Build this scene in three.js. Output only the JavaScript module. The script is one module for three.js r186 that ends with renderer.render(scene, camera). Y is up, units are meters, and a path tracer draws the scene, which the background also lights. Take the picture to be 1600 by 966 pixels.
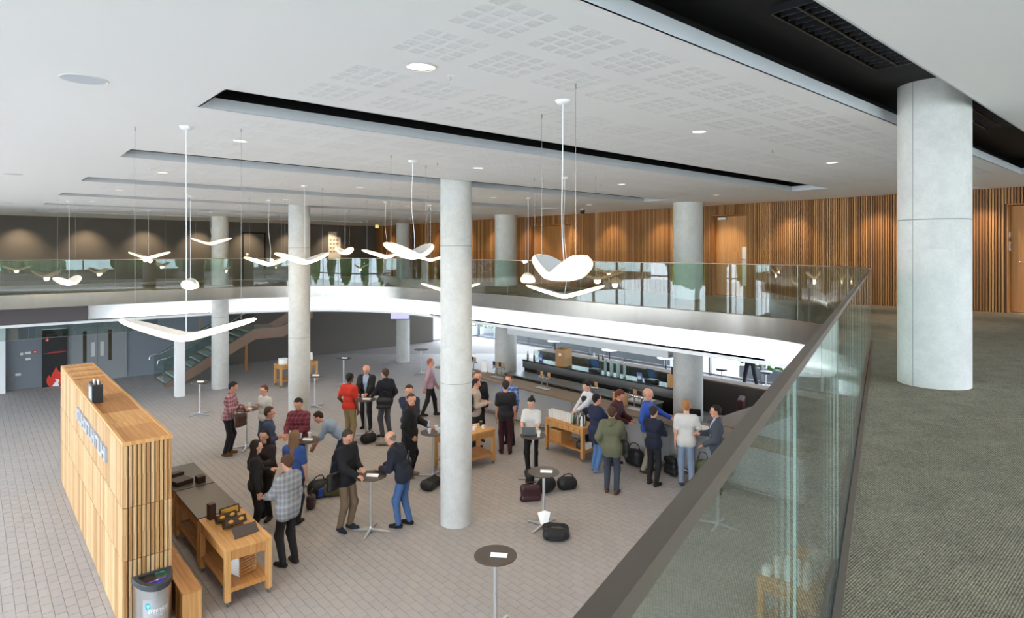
import * as THREE from 'three';
import { RoundedBoxGeometry } from 'three/addons/geometries/RoundedBoxGeometry.js';
import { mergeGeometries } from 'three/addons/utils/BufferGeometryUtils.js';
import { RectAreaLightUniformsLib } from 'three/addons/lights/RectAreaLightUniformsLib.js';

RectAreaLightUniformsLib.init();
const scene = new THREE.Scene();
const renderer = new THREE.WebGLRenderer({ antialias: true });
renderer.toneMapping = THREE.LinearToneMapping;
renderer.shadowMap.enabled = true;

// Plan axes: u = along the ceiling slots (world x), v = along the column rows (world -z), y up. Ground floor at y 0, gallery floor at 3.77.
const EYE = 5.0, GAL = 3.77, CEIL = 6.28, RAIL = 4.765, SOFFIT = 3.38, LOWC = 2.69;
const P = (u, y, v) => new THREE.Vector3(u, y, -v);

// camera: level, lens shifted down
const camera = new THREE.PerspectiveCamera(2 * Math.atan(573 / 965) * 180 / Math.PI, 1600 / 1146, 0.05, 200);
camera.position.set(0, EYE, 0);
camera.lookAt(0.66, EYE, -0.7513);
camera.setViewOffset(1600, 1146, 0, 180, 1600, 966);

// overcast sky: one even colour
scene.background = new THREE.Color(0.82, 0.90, 1.06);
scene.backgroundIntensity = 9;
renderer.toneMappingExposure = 1.37;

// ---------- helpers ----------
function rng(seed) { let s = seed >>> 0; return () => { s = (s + 0x6D2B79F5) >>> 0; let t = s; t = Math.imul(t ^ (t >>> 15), t | 1); t ^= t + Math.imul(t ^ (t >>> 7), t | 61); return ((t ^ (t >>> 14)) >>> 0) / 4294967296; }; }
const rnd = rng(7);
const used = new Map();
function numbered(name) { const n = used.get(name) || 0; used.set(name, n + 1); return n ? name + '_' + String(n).padStart(3, '0') : name; }
function shadows(o) { o.castShadow = true; o.receiveShadow = true; return o; }
function mesh(name, geo, mat, parent) { const m = shadows(new THREE.Mesh(geo, mat)); m.name = name; if (parent) parent.add(m); return m; }
function thing(name, label, category, pos, turn = 0, group) {
  const g = new THREE.Group(); g.name = numbered(name); scene.add(g);
  if (pos) g.position.copy(pos); g.rotation.y = turn;
  g.userData = { label, category }; if (group) g.userData.group = group;
  return g;
}
function solo(name, geo, mat, label, category, group) {
  const m = mesh(numbered(name), geo, mat, scene); m.userData = { label, category }; if (group) m.userData.group = group; return m;
}
function structure(name, geo, mat) { const m = geo ? mesh(name, geo, mat, scene) : new THREE.Group(); if (!geo) { m.name = name; scene.add(m); } m.userData.kind = 'structure'; return m; }
function metricUV(g, s = 1) { // uv in metres by the dominant axis of each face
  const p = g.attributes.position, n = g.attributes.normal, uv = new Float32Array(p.count * 2);
  for (let i = 0; i < p.count; i++) {
    const ax = Math.abs(n.getX(i)), ay = Math.abs(n.getY(i)), az = Math.abs(n.getZ(i));
    let a, b; if (ay >= ax && ay >= az) { a = p.getX(i); b = p.getZ(i); } else if (ax >= az) { a = p.getZ(i); b = p.getY(i); } else { a = p.getX(i); b = p.getY(i); }
    uv[2 * i] = a * s; uv[2 * i + 1] = b * s;
  }
  g.setAttribute('uv', new THREE.BufferAttribute(uv, 2)); return g;
}
function boxG(w, h, d, x = 0, y = 0, z = 0) { const g = new THREE.BoxGeometry(w, h, d); g.translate(x, y, z); return metricUV(g); }
function rboxG(w, h, d, x = 0, y = 0, z = 0, r = 0.01, seg = 2) { const g = new RoundedBoxGeometry(w, h, d, seg, Math.min(r, w / 2.01, h / 2.01, d / 2.01)); g.translate(x, y, z); return metricUV(g); }
function uvBox(u0, u1, y0, y1, v0, v1) { return boxG(u1 - u0, y1 - y0, v1 - v0, (u0 + u1) / 2, (y0 + y1) / 2, -(v0 + v1) / 2); }
function cylG(r0, r1, h, seg = 24, x = 0, y = 0, z = 0) { const g = new THREE.CylinderGeometry(r1, r0, h, seg); g.translate(x, y + h / 2, z); return g; }
function merge(list) { const out = mergeGeometries(list.map((g) => { const k = g.index ? g.toNonIndexed() : g; for (const n of Object.keys(k.attributes)) if (!['position', 'normal', 'uv'].includes(n)) k.deleteAttribute(n); return k; })); return out; }
function bar(a, b, r, seg = 8, r2 = r) { const d = b.clone().sub(a), g = new THREE.CylinderGeometry(r2, r, d.length(), seg); g.applyQuaternion(new THREE.Quaternion().setFromUnitVectors(new THREE.Vector3(0, 1, 0), d.clone().normalize())); g.translate((a.x + b.x) / 2, (a.y + b.y) / 2, (a.z + b.z) / 2); return g; }
function tube(pts, r, seg = 20, rs = 6, closed = false) { return new THREE.TubeGeometry(new THREE.CatmullRomCurve3(pts, closed), seg, r, rs, closed); }
function lathe(pts, seg = 28) { return new THREE.LatheGeometry(pts.map(([r, y]) => new THREE.Vector2(r, y)), seg); }
function flatShape(points, y) { // horizontal polygon in plan, facing up
  const s = new THREE.Shape(points.map(([u, v]) => new THREE.Vector2(u, v))); const g = new THREE.ShapeGeometry(s); g.rotateX(-Math.PI / 2); g.translate(0, y, 0); return metricUV(g);
}
function prism(points, y0, y1) { const s = new THREE.Shape(points.map(([u, v]) => new THREE.Vector2(u, v))); const g = new THREE.ExtrudeGeometry(s, { depth: y1 - y0, bevelEnabled: false }); g.rotateX(-Math.PI / 2); g.translate(0, y0, 0); return metricUV(g); }

// value noise, tiling
function noise2(n, seed) {
  const r = rng(seed), t = new Float32Array(n * n); for (let i = 0; i < n * n; i++) t[i] = r();
  return (x, y) => { const xf = Math.floor(x), yf = Math.floor(y), fx = x - xf, fy = y - yf, sx = fx * fx * (3 - 2 * fx), sy = fy * fy * (3 - 2 * fy); const g = (a, b) => t[(((b % n) + n) % n) * n + (((a % n) + n) % n)]; return (g(xf, yf) * (1 - sx) + g(xf + 1, yf) * sx) * (1 - sy) + (g(xf, yf + 1) * (1 - sx) + g(xf + 1, yf + 1) * sx) * sy; };
}
function tex(w, h, fn, srgb = true, rep) { // fn(x, y) -> [r, g, b] 0..1
  const d = new Uint8Array(w * h * 4);
  for (let y = 0; y < h; y++) for (let x = 0; x < w; x++) { const c = fn(x / w, y / h); const k = (y * w + x) * 4; for (let i = 0; i < 3; i++) d[k + i] = Math.max(0, Math.min(255, Math.round(c[i] * 255))); d[k + 3] = 255; }
  const t = new THREE.DataTexture(d, w, h, THREE.RGBAFormat); t.wrapS = t.wrapT = THREE.RepeatWrapping; t.magFilter = THREE.LinearFilter; t.minFilter = THREE.LinearMipmapLinearFilter; t.generateMipmaps = true;
  if (srgb) t.colorSpace = THREE.SRGBColorSpace; if (rep) t.repeat.set(rep[0], rep[1]); t.needsUpdate = true; return t;
}
const mat = (o) => new THREE.MeshStandardMaterial(o);
const phys = (o) => new THREE.MeshPhysicalMaterial(o);
const hex = (h) => new THREE.Color(h);
// ---------- materials ----------
const nA = noise2(64, 11), nB = noise2(64, 23), nC = noise2(128, 31);
const concreteMap = tex(512, 512, (x, y) => {
  let k = 0.93 + 0.045 * (nA(x * 8, y * 8) - 0.5) + 0.035 * (nB(x * 32, y * 32) - 0.5) + 0.035 * (nC(x * 128, y * 128) - 0.5);
  const s = nA(x * 16 + 5, y * 8 + 3); if (s > 0.88) k -= (s - 0.88) * 0.35; const pit = nC(x * 128 + 40, y * 128); if (pit > 0.965) k -= 0.07;
  return [k, k, k * 0.99];
}, true, [0.5, 0.5]);
const carpetMap = tex(512, 512, (x, y) => {
  const a = Math.sin((x + y) * Math.PI * 2 * 44) * Math.sin((x - y) * Math.PI * 2 * 44); const k = 0.62 + 0.27 * a + 0.25 * (nC(x * 128, y * 128) - 0.5) + 0.08 * (nA(x * 8, y * 8) - 0.5); return [k * 1.02, k, k * 0.92];
}, true, [1.2, 1.2]);
const carpetBump = tex(256, 256, (x, y) => { const a = Math.sin((x + y) * Math.PI * 2 * 22) * Math.sin((x - y) * Math.PI * 2 * 22); const k = 0.5 + 0.5 * a; return [k, k, k]; }, false, [2.4, 2.4]);
function woodTex(seed, base, dark, along = 1, n = 1) {
  const q = noise2(64, seed), q2 = noise2(64, seed + 1);
  return tex(256, 256, (x, y) => { const g = q(x * 24, y * 2 + seed) * 0.6 + q2(x * 64, y * 4) * 0.4; const ring = 0.5 + 0.5 * Math.sin((x * 10 + q(x * 4, y * 2) * 0.5) * Math.PI * 2); const t = Math.max(0, Math.min(1, 0.25 * ring + 0.75 * g)); return [0, 1, 2].map((i) => base[i] + (dark[i] - base[i]) * t); }, true, [n, n * along]);
}
const oakMap = woodTex(41, [0.95, 0.80, 0.58], [0.78, 0.58, 0.36], 0.5, 1.6);
const slatMap = woodTex(53, [1, 0.97, 0.92], [0.74, 0.62, 0.5], 0.35, 2.2);
const steelMap = tex(256, 64, (x, y) => { const k = 0.95 + 0.05 * nA(x * 16, 3.3) ; return [k, k, k]; }, true, [0.7, 1]);
const fabricMap = tex(128, 128, (x, y) => { const k = 0.9 + 0.1 * Math.sin(x * 6.283 * 32) * Math.sin(y * 6.283 * 32) + 0.12 * (nC(x * 64, y * 64) - 0.5); return [k, k, k]; }, true, [4, 4]);
function plaidTex(base, a, b) {
  return tex(128, 128, (x, y) => { const line = (t, p, w) => Math.abs(((t + p) % 1) - 0.5) < w ? 1 : 0; let c = base.slice(); const m1 = 0.5 * (line(x, 0, 0.2) + line(y, 0, 0.2)); const m2 = 0.5 * (line(x, 0.5, 0.05) + line(y, 0.5, 0.05)); c = c.map((k, i) => k + (a[i] - k) * m1 * 0.9); return c.map((k, i) => k + (b[i] - k) * m2); }, true, [11, 11]);
}
const M = {
  ceiling: mat({ color: hex('#e9e8e6'), roughness: 0.95 }),
  felt: mat({ color: hex('#6f6f70'), roughness: 1 }),
  black: mat({ color: hex('#0c0c0d'), roughness: 0.8 }),
  concrete: mat({ color: hex('#d6d4d0'), map: concreteMap, roughness: 0.85 }),
  joint: mat({ color: hex('#8b8d88'), roughness: 0.95 }),
  carpet: mat({ color: hex('#c9c2b4'), map: carpetMap, bumpMap: carpetBump, bumpScale: 0.003, roughness: 1 }),
  grout: mat({ color: hex('#98928e'), roughness: 0.95 }),
  tile: mat({ color: hex('#a9a3a0'), roughness: 0.6 }),
  steel: phys({ color: hex('#97918a'), map: steelMap, metalness: 1, roughness: 0.23 }),
  chrome: mat({ color: hex('#dcdcdc'), metalness: 1, roughness: 0.18 }),
  dullmetal: mat({ color: hex('#9b9a98'), metalness: 1, roughness: 0.35 }),
  bronze: mat({ color: hex('#82766c'), metalness: 0.75, roughness: 0.38 }),
  glass: phys({ color: hex('#e6efec'), transmission: 1, thickness: 0, roughness: 0, ior: 1.5 }),
  pane: phys({ color: hex('#f2f7f5'), transmission: 1, thickness: 0, roughness: 0, ior: 1.5 }),
  glassEdge: mat({ color: hex('#a3bcb4'), roughness: 0.1 }),
  white: mat({ color: hex('#eceded'), roughness: 0.7 }),
  satinwhite: mat({ color: hex('#efefef'), roughness: 0.35 }),
  greywall: mat({ color: hex('#7c8088'), roughness: 0.8 }),
  darkwall: mat({ color: hex('#5b544d'), roughness: 0.85 }),
  doorgrey: mat({ color: hex('#8c8e90'), roughness: 0.55 }),
  darkpanel: mat({ color: hex('#554e50'), roughness: 0.6 }),
  mullion: mat({ color: hex('#6b6f73'), roughness: 0.5 }),
  oak: mat({ color: hex('#ecdcc6'), map: oakMap, roughness: 0.55 }),
  oakDark: mat({ color: hex('#c2a684'), map: oakMap, roughness: 0.55 }),
  worktop: mat({ color: hex('#5d564f'), roughness: 0.35, metalness: 0.2 }),
  bartop: mat({ color: hex('#84715d'), roughness: 0.7 }),
  barfront: mat({ color: hex('#b9bcc0'), roughness: 0.35, metalness: 0.4 }),
  tabletop: mat({ color: hex('#4d443f'), roughness: 0.5 }),
  paper: mat({ color: hex('#f4f2ee'), roughness: 0.9 }),
  rubber: mat({ color: hex('#222224'), roughness: 0.7 }),
  blackplastic: mat({ color: hex('#1d1d20'), roughness: 0.4 }),
  ceramic: mat({ color: hex('#f1efe9'), roughness: 0.2 }),
  card: mat({ color: hex('#b98d5e'), roughness: 0.9 }),
  bottle: phys({ color: hex('#27402f'), roughness: 0.1, clearcoat: 1 }),
  leaf: mat({ color: hex('#4f7a35'), roughness: 0.8 }),
  leaf2: mat({ color: hex('#6c8f4e'), roughness: 0.8 }),
  paving: mat({ color: hex('#e2e1dd'), roughness: 0.9 }),
  trunk: mat({ color: hex('#5b4a3a'), roughness: 0.9 }),
  planter: mat({ color: hex('#74777c'), roughness: 0.7 }),
};
M.slats = ['#ba8d58', '#a57846', '#caa06a', '#976a3c', '#b28350'].map((c) => mat({ color: hex(c), map: slatMap, roughness: 0.55 }));
M.boxslats = ['#dfc49b', '#d5b689', '#e8d1ab', '#c29c6c', '#dabc90'].map((c) => mat({ color: hex(c), map: slatMap, roughness: 0.55 }));
M.lampGlow = mat({ color: hex('#fff4e2'), emissive: new THREE.Color(1.0, 0.8, 0.5), emissiveIntensity: 1.35, roughness: 0.5 });
M.downGlow = mat({ color: hex('#fff4e2'), emissive: new THREE.Color(1.0, 0.86, 0.62), emissiveIntensity: 1.6, roughness: 0.5 });
M.ledGlow = mat({ color: hex('#ffffff'), emissive: new THREE.Color(0.95, 0.97, 1.0), emissiveIntensity: 5, roughness: 0.5 });
M.oakLight = mat({ color: hex('#dcc3a4'), map: oakMap, roughness: 0.5 });
M.doorOak = mat({ color: hex('#dcc8b4'), map: oakMap, roughness: 0.5 });
M.pane2 = phys({ color: hex('#e9f0ee'), roughness: 0.08, metalness: 0.0 });
M.bronzeMatt = mat({ color: hex('#8d7464'), metalness: 0.4, roughness: 0.5 });
M.stone = mat({ color: hex('#b9c2bf'), roughness: 0.5 });
M.coreDark = mat({ color: hex('#6a4a2b'), roughness: 0.8 });
M.letter = mat({ color: hex('#b9bcc4'), metalness: 0.5, roughness: 0.45 });
M.slotEdgeShade = mat({ color: hex('#c6c8ca'), roughness: 0.9 });  // white slot sides greyed: shade put into the colour
// ---------- plan of the void ----------
const UL = -8, UB = 22.5, VN = -6, VB = 28.6, UW = 15.6; // outer walls
const ND = [0.9532, 0.3023], NN = [0.3023, -0.9532]; // near rail: direction and outward normal
const N0 = [2.08, 0.83];
function loop(off, { uR = 11.25, vL = 22.2, rNear = 3.3, rFar = 5, step = 0.12 } = {}) { // outward offset; points from the near left end, round to the far left end
  uR += off; vL += off; const R1 = rNear + off, R2 = rFar + off, b = [N0[0] + NN[0] * off, N0[1] + NN[1] * off];
  const t = (uR - b[0]) / ND[0], cv = b[1] + ND[1] * t, half = (Math.PI / 2 - Math.atan2(ND[1], ND[0])) / 2, cut = R1 * Math.tan(half);
  const pts = [], seg = (a, c) => { const L = Math.hypot(c[0] - a[0], c[1] - a[1]), n = Math.max(1, Math.round(L / 0.5)); for (let i = 0; i < n; i++) pts.push([a[0] + (c[0] - a[0]) * i / n, a[1] + (c[1] - a[1]) * i / n]); };
  const arc = (c, r, a0, a1) => { const n = Math.ceil(Math.abs(a1 - a0) * r / step); for (let i = 0; i < n; i++) { const a = a0 + (a1 - a0) * i / n; pts.push([c[0] + r * Math.cos(a), c[1] + r * Math.sin(a)]); } };
  const T1 = [uR - ND[0] * cut, cv - ND[1] * cut], T2 = [uR, cv + cut], s0 = (UL - T1[0]) / ND[0];
  seg([UL, T1[1] + ND[1] * s0], T1);
  const a0 = Math.atan2(NN[1], NN[0]); arc([uR - R1, T2[1]], R1, a0, 0);
  seg(T2, [uR, vL - R2]); arc([uR - R2, vL - R2], R2, 0, Math.PI / 2); seg([uR - R2, vL], [UL, vL]); pts.push([UL, vL]);
  return pts;
}
function cumulative(pts) { const s = [0]; for (let i = 1; i < pts.length; i++) s.push(s[i - 1] + Math.hypot(pts[i][0] - pts[i - 1][0], pts[i][1] - pts[i - 1][1])); return s; }
function cutPath(pts, s, a, b) { // the piece of a path between two lengths
  const at = (t) => { let i = 1; while (i < s.length - 1 && s[i] < t) i++; const k = (t - s[i - 1]) / (s[i] - s[i - 1] || 1); return [pts[i - 1][0] + (pts[i][0] - pts[i - 1][0]) * k, pts[i - 1][1] + (pts[i][1] - pts[i - 1][1]) * k]; };
  const out = [at(a)]; for (let i = 0; i < s.length; i++) if (s[i] > a + 0.02 && s[i] < b - 0.02) out.push(pts[i]); out.push(at(b)); return out;
}
function ribbon(pts, y0, y1, o0, o1) { // closed section swept along a path: outward offsets o0 < o1 (to the right of travel), heights y0 < y1
  const n = pts.length, pos = [], nor = [], uv = [], idx = [], s = cumulative(pts), N = [];
  for (let i = 0; i < n; i++) { const a = pts[Math.max(0, i - 1)], b = pts[Math.min(n - 1, i + 1)], L = Math.hypot(b[0] - a[0], b[1] - a[1]) || 1; N.push([(b[1] - a[1]) / L, -(b[0] - a[0]) / L]); }
  const at = (i, o, y) => [pts[i][0] + N[i][0] * o, y, -(pts[i][1] + N[i][1] * o)];
  const strip = (oa, ya, ob, yb, nf) => { const k = pos.length / 3; for (let i = 0; i < n; i++) { pos.push(...at(i, oa, ya), ...at(i, ob, yb)); const m = nf(i); nor.push(...m, ...m); const h = Math.hypot(ob - oa, yb - ya); uv.push(s[i], 0, s[i], h); } for (let i = 0; i < n - 1; i++) { const q = k + 2 * i; idx.push(q, q + 1, q + 2, q + 1, q + 3, q + 2); } };
  strip(o0, y0, o0, y1, (i) => [-N[i][0], 0, N[i][1]]); strip(o1, y1, o1, y0, (i) => [N[i][0], 0, -N[i][1]]);
  strip(o0, y1, o1, y1, () => [0, 1, 0]); strip(o1, y0, o0, y0, () => [0, -1, 0]);
  for (const [i, sg] of [[0, -1], [n - 1, 1]]) { const k = pos.length / 3; pos.push(...at(i, o0, y0), ...at(i, o1, y0), ...at(i, o1, y1), ...at(i, o0, y1)); const d = [-N[i][1] * sg, 0, -N[i][0] * sg]; for (let j = 0; j < 4; j++) { nor.push(...d); uv.push(0, 0); } idx.push(...(sg < 0 ? [k, k + 1, k + 2, k, k + 2, k + 3] : [k, k + 2, k + 1, k, k + 3, k + 2])); }
  const g = new THREE.BufferGeometry(); g.setAttribute('position', new THREE.Float32BufferAttribute(pos, 3)); g.setAttribute('normal', new THREE.Float32BufferAttribute(nor, 3)); g.setAttribute('uv', new THREE.Float32BufferAttribute(uv, 2)); g.setIndex(idx); return g;
}
const edge = loop(0), edgeS = cumulative(edge), inner = loop(1.15, { uR: 11.25, vL: 23.2, rNear: 3.3, rFar: 4.6 });
const around = (pts, uFar) => [...pts, [UL, VB], [uFar, VB], [uFar, VN], [UL, VN]]; // C-shaped slab round the void

// ---------- ground floor ----------
const floor = structure('floor', null);
mesh('screed', uvBox(UL - 0.3, UB + 0.3, -0.2, -0.012, VN - 0.3, VB + 0.3), M.grout, floor);
{
  const tw = 0.135, tl = 0.27, gap = 0.005, r = rng(99), H = [];
  for (let i = 0; i < 170; i++) for (let j = 0; j < 112; j++) {
    const u = -0.6 + i * tw, v = 1.2 + (j + (i % 2) * 0.5) * tl; if (u > 22.3 || v > 28.4) continue;
    const Z = u * 0.66 + v * 0.7513, X = u * 0.7513 - v * 0.66; if (Z < 5 || Math.abs(X / Z) > 0.95) continue;
    if (u > 13 && Z > 30) continue;
    H.push([Z, u + tw / 2, v + tl / 2]);
  }
  const g = metricUV(new THREE.BoxGeometry(tw - gap, 0.014, tl - gap)); g.translate(0, -0.007, 0);
  const tint = () => { const k = 0.95 + 0.08 * r(), w = (r() - 0.5) * 0.03; return [k * (1 + w), k, k * (1 - w)]; };
  const inFrame = H.filter(([Z, u, v]) => { const X = u * 0.7513 - v * 0.66, x = 800 + 965 * X / Z, y = 393 + 965 * 5 / Z; return y < 966 && y > 800 && x > 330 && x < 900 || y < 966 && y > 850 && x > 0 && x < 130; }).sort((a, b) => a[0] - b[0]).slice(0, 300);
  const near = new Set(inFrame);
  const tileMats = Array.from({ length: 6 }, () => { const c = tint(), m = M.tile.clone(); m.color = M.tile.color.clone().multiply(new THREE.Color(...c)); return m; });
  inFrame.forEach(([, u, v], i) => { const t = mesh('floor_tile', g, tileMats[Math.floor(r() * 6)], floor); t.position.set(u, 0, -v); });
  const rest = H.filter((h) => !near.has(h)), inst = new THREE.InstancedMesh(g, M.tile, rest.length), m4 = new THREE.Matrix4(), c = new THREE.Color();
  rest.forEach(([, u, v], i) => { m4.makeTranslation(u, 0, -v); inst.setMatrixAt(i, m4); inst.setColorAt(i, c.setRGB(...tint())); });
  inst.name = 'floor_tiles_beyond'; inst.userData.kind = 'stuff'; shadows(inst); floor.add(inst);
}
// ---------- gallery slab, carpet, soffit, bulkhead ----------
structure('floor_gallery', prism(around(loop(0.0), UW + 0.3), SOFFIT, GAL - 0.008), M.white);
structure('floor_carpet', prism(around(loop(0.038), UW), GAL - 0.008, GAL), M.carpet);
structure('ceiling_ground', prism(around(inner, UB), LOWC, LOWC + 0.08), M.white);
structure('trim_1', ribbon(edge, SOFFIT, GAL - 0.002, -0.03, -0.002), M.steel).userData.label = 'brushed steel band round the gallery edge';
structure('wall_bulkhead', ribbon(inner, LOWC, SOFFIT, 0, 0.12), M.white);
structure('trim_2', merge([ribbon(inner, LOWC - 0.02, LOWC + 0.012, -0.16, 0.02), ribbon(inner, LOWC + 0.012, LOWC + 0.06, -0.16, -0.14)]), M.white).userData.label = 'white light trough at the foot of the bulkhead';
{ // LED strips in the trough, with a light in front of each glowing face
  const s = cumulative(inner), L = s[s.length - 1], n = 30; let a = 14;
  const led = thing('cove_light', 'continuous white strip light hidden in the bulkhead trough below the gallery', 'strip light');
  for (let i = 0; i < n; i++) {
    const a0 = 9 + (L - 11.6 - 9) * i / n, a1 = 9 + (L - 11.6 - 9) * (i + 1) / n - 0.03, piece = cutPath(inner, s, a0, a1);
    mesh('led_strip_light', ribbon(piece, LOWC + 0.013, LOWC + 0.022, -0.11, -0.05), M.ledGlow, led);
    const p = piece[0], q = piece[piece.length - 1], lamp = new THREE.RectAreaLight(0xf4f7ff, 16, Math.hypot(q[0] - p[0], q[1] - p[1]), 0.05);
    const mid = [(p[0] + q[0]) / 2, (p[1] + q[1]) / 2], d = new THREE.Vector3(q[0] - p[0], 0, -(q[1] - p[1])).normalize(), out = new THREE.Vector3(-d.z, 0, d.x);
    const c = P(mid[0], LOWC + 0.03, mid[1]).addScaledVector(out, -0.08); lamp.position.copy(c); lamp.lookAt(c.clone().add(new THREE.Vector3(0, 1, 0)).addScaledVector(out, 0.25)); led.add(lamp); lamp.name = 'strip_lamp';
  }
}
// dark panel on the left bulkhead
solo('dark_wall_panel', uvBox(-6, 2.9, LOWC + 0.07, SOFFIT, 24.2, 24.34), M.darkpanel, 'dark brown-grey panel on the bulkhead at the left end of the gallery', 'panel');
// ---------- balustrade ----------
{
  const b = thing('glass_balustrade', 'frameless glass balustrade with slim bronze cap curving round the gallery void', 'balustrade');
  mesh('handrail', ribbon(edge, RAIL - 0.019, RAIL, -0.009, 0.012), M.bronze, b);
  mesh('base_channel', merge([ribbon(edge, GAL - 0.004, GAL + 0.012, 0.013, 0.04), ribbon(edge, GAL - 0.004, GAL + 0.012, -0.022, -0.006)]), M.bronze, b);
  mesh('gasket', ribbon(edge, GAL - 0.004, GAL + 0.015, 0.0082, 0.0128), M.rubber, b);
  // near joint: Z 1.29 on the near rail
  const j = [1.29 * (0.66 + 0.7513 * 0.456), 1.29 * (0.7513 - 0.66 * 0.456)], sj = Math.hypot(j[0] - edge[0][0], j[1] - edge[0][1]);
  const w = 1.36, n0 = -3, L = edgeS[edgeS.length - 1];
  for (let k = n0; ; k++) {
    const a = Math.max(0, sj + k * w + 0.004), e = Math.min(L, sj + (k + 1) * w - 0.004); if (a >= L - 0.1) break;
    const piece = cutPath(edge, edgeS, a, e);
    const p = mesh('glass_panel', ribbon(piece, GAL + 0.0, RAIL - 0.012, -0.004, 0.008), M.glass, b);
    mesh('polished_edge', ribbon(cutPath(edge, edgeS, e - 0.002, e), GAL, RAIL - 0.02, -0.001, 0.005), M.glassEdge, p);
  }
}
// ---------- walls ----------
structure('wall_back', merge([uvBox(UL, 19.3, 0, GAL, VB, VB + 0.3), uvBox(UL, 9.6, GAL, CEIL + 0.3, VB - 0.4, VB + 0.3), uvBox(9.6, UW, GAL, CEIL + 0.3, VB - 0.4, VB + 0.3)]), M.darkwall);
structure('wall_back_grey', uvBox(-1, 8.2, 0, LOWC, VB - 0.06, VB), M.greywall);
structure('wall_back_white', uvBox(UL, 0.95, 0, LOWC, VB - 0.5, VB), M.white);
structure('roof', uvBox(UL - 0.4, UB + 0.5, CEIL + 0.4, CEIL + 0.7, VN - 0.4, VB + 0.4), M.black);
structure('wall_upper_rear', uvBox(UW + 0.35, UW + 0.55, SOFFIT, CEIL + 0.4, VN, VB), M.darkwall);
structure('wall_right', uvBox(UW + 0.3, UB + 0.3, LOWC + 0.08, CEIL + 0.4, VN - 0.3, VN), M.darkwall);

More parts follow.
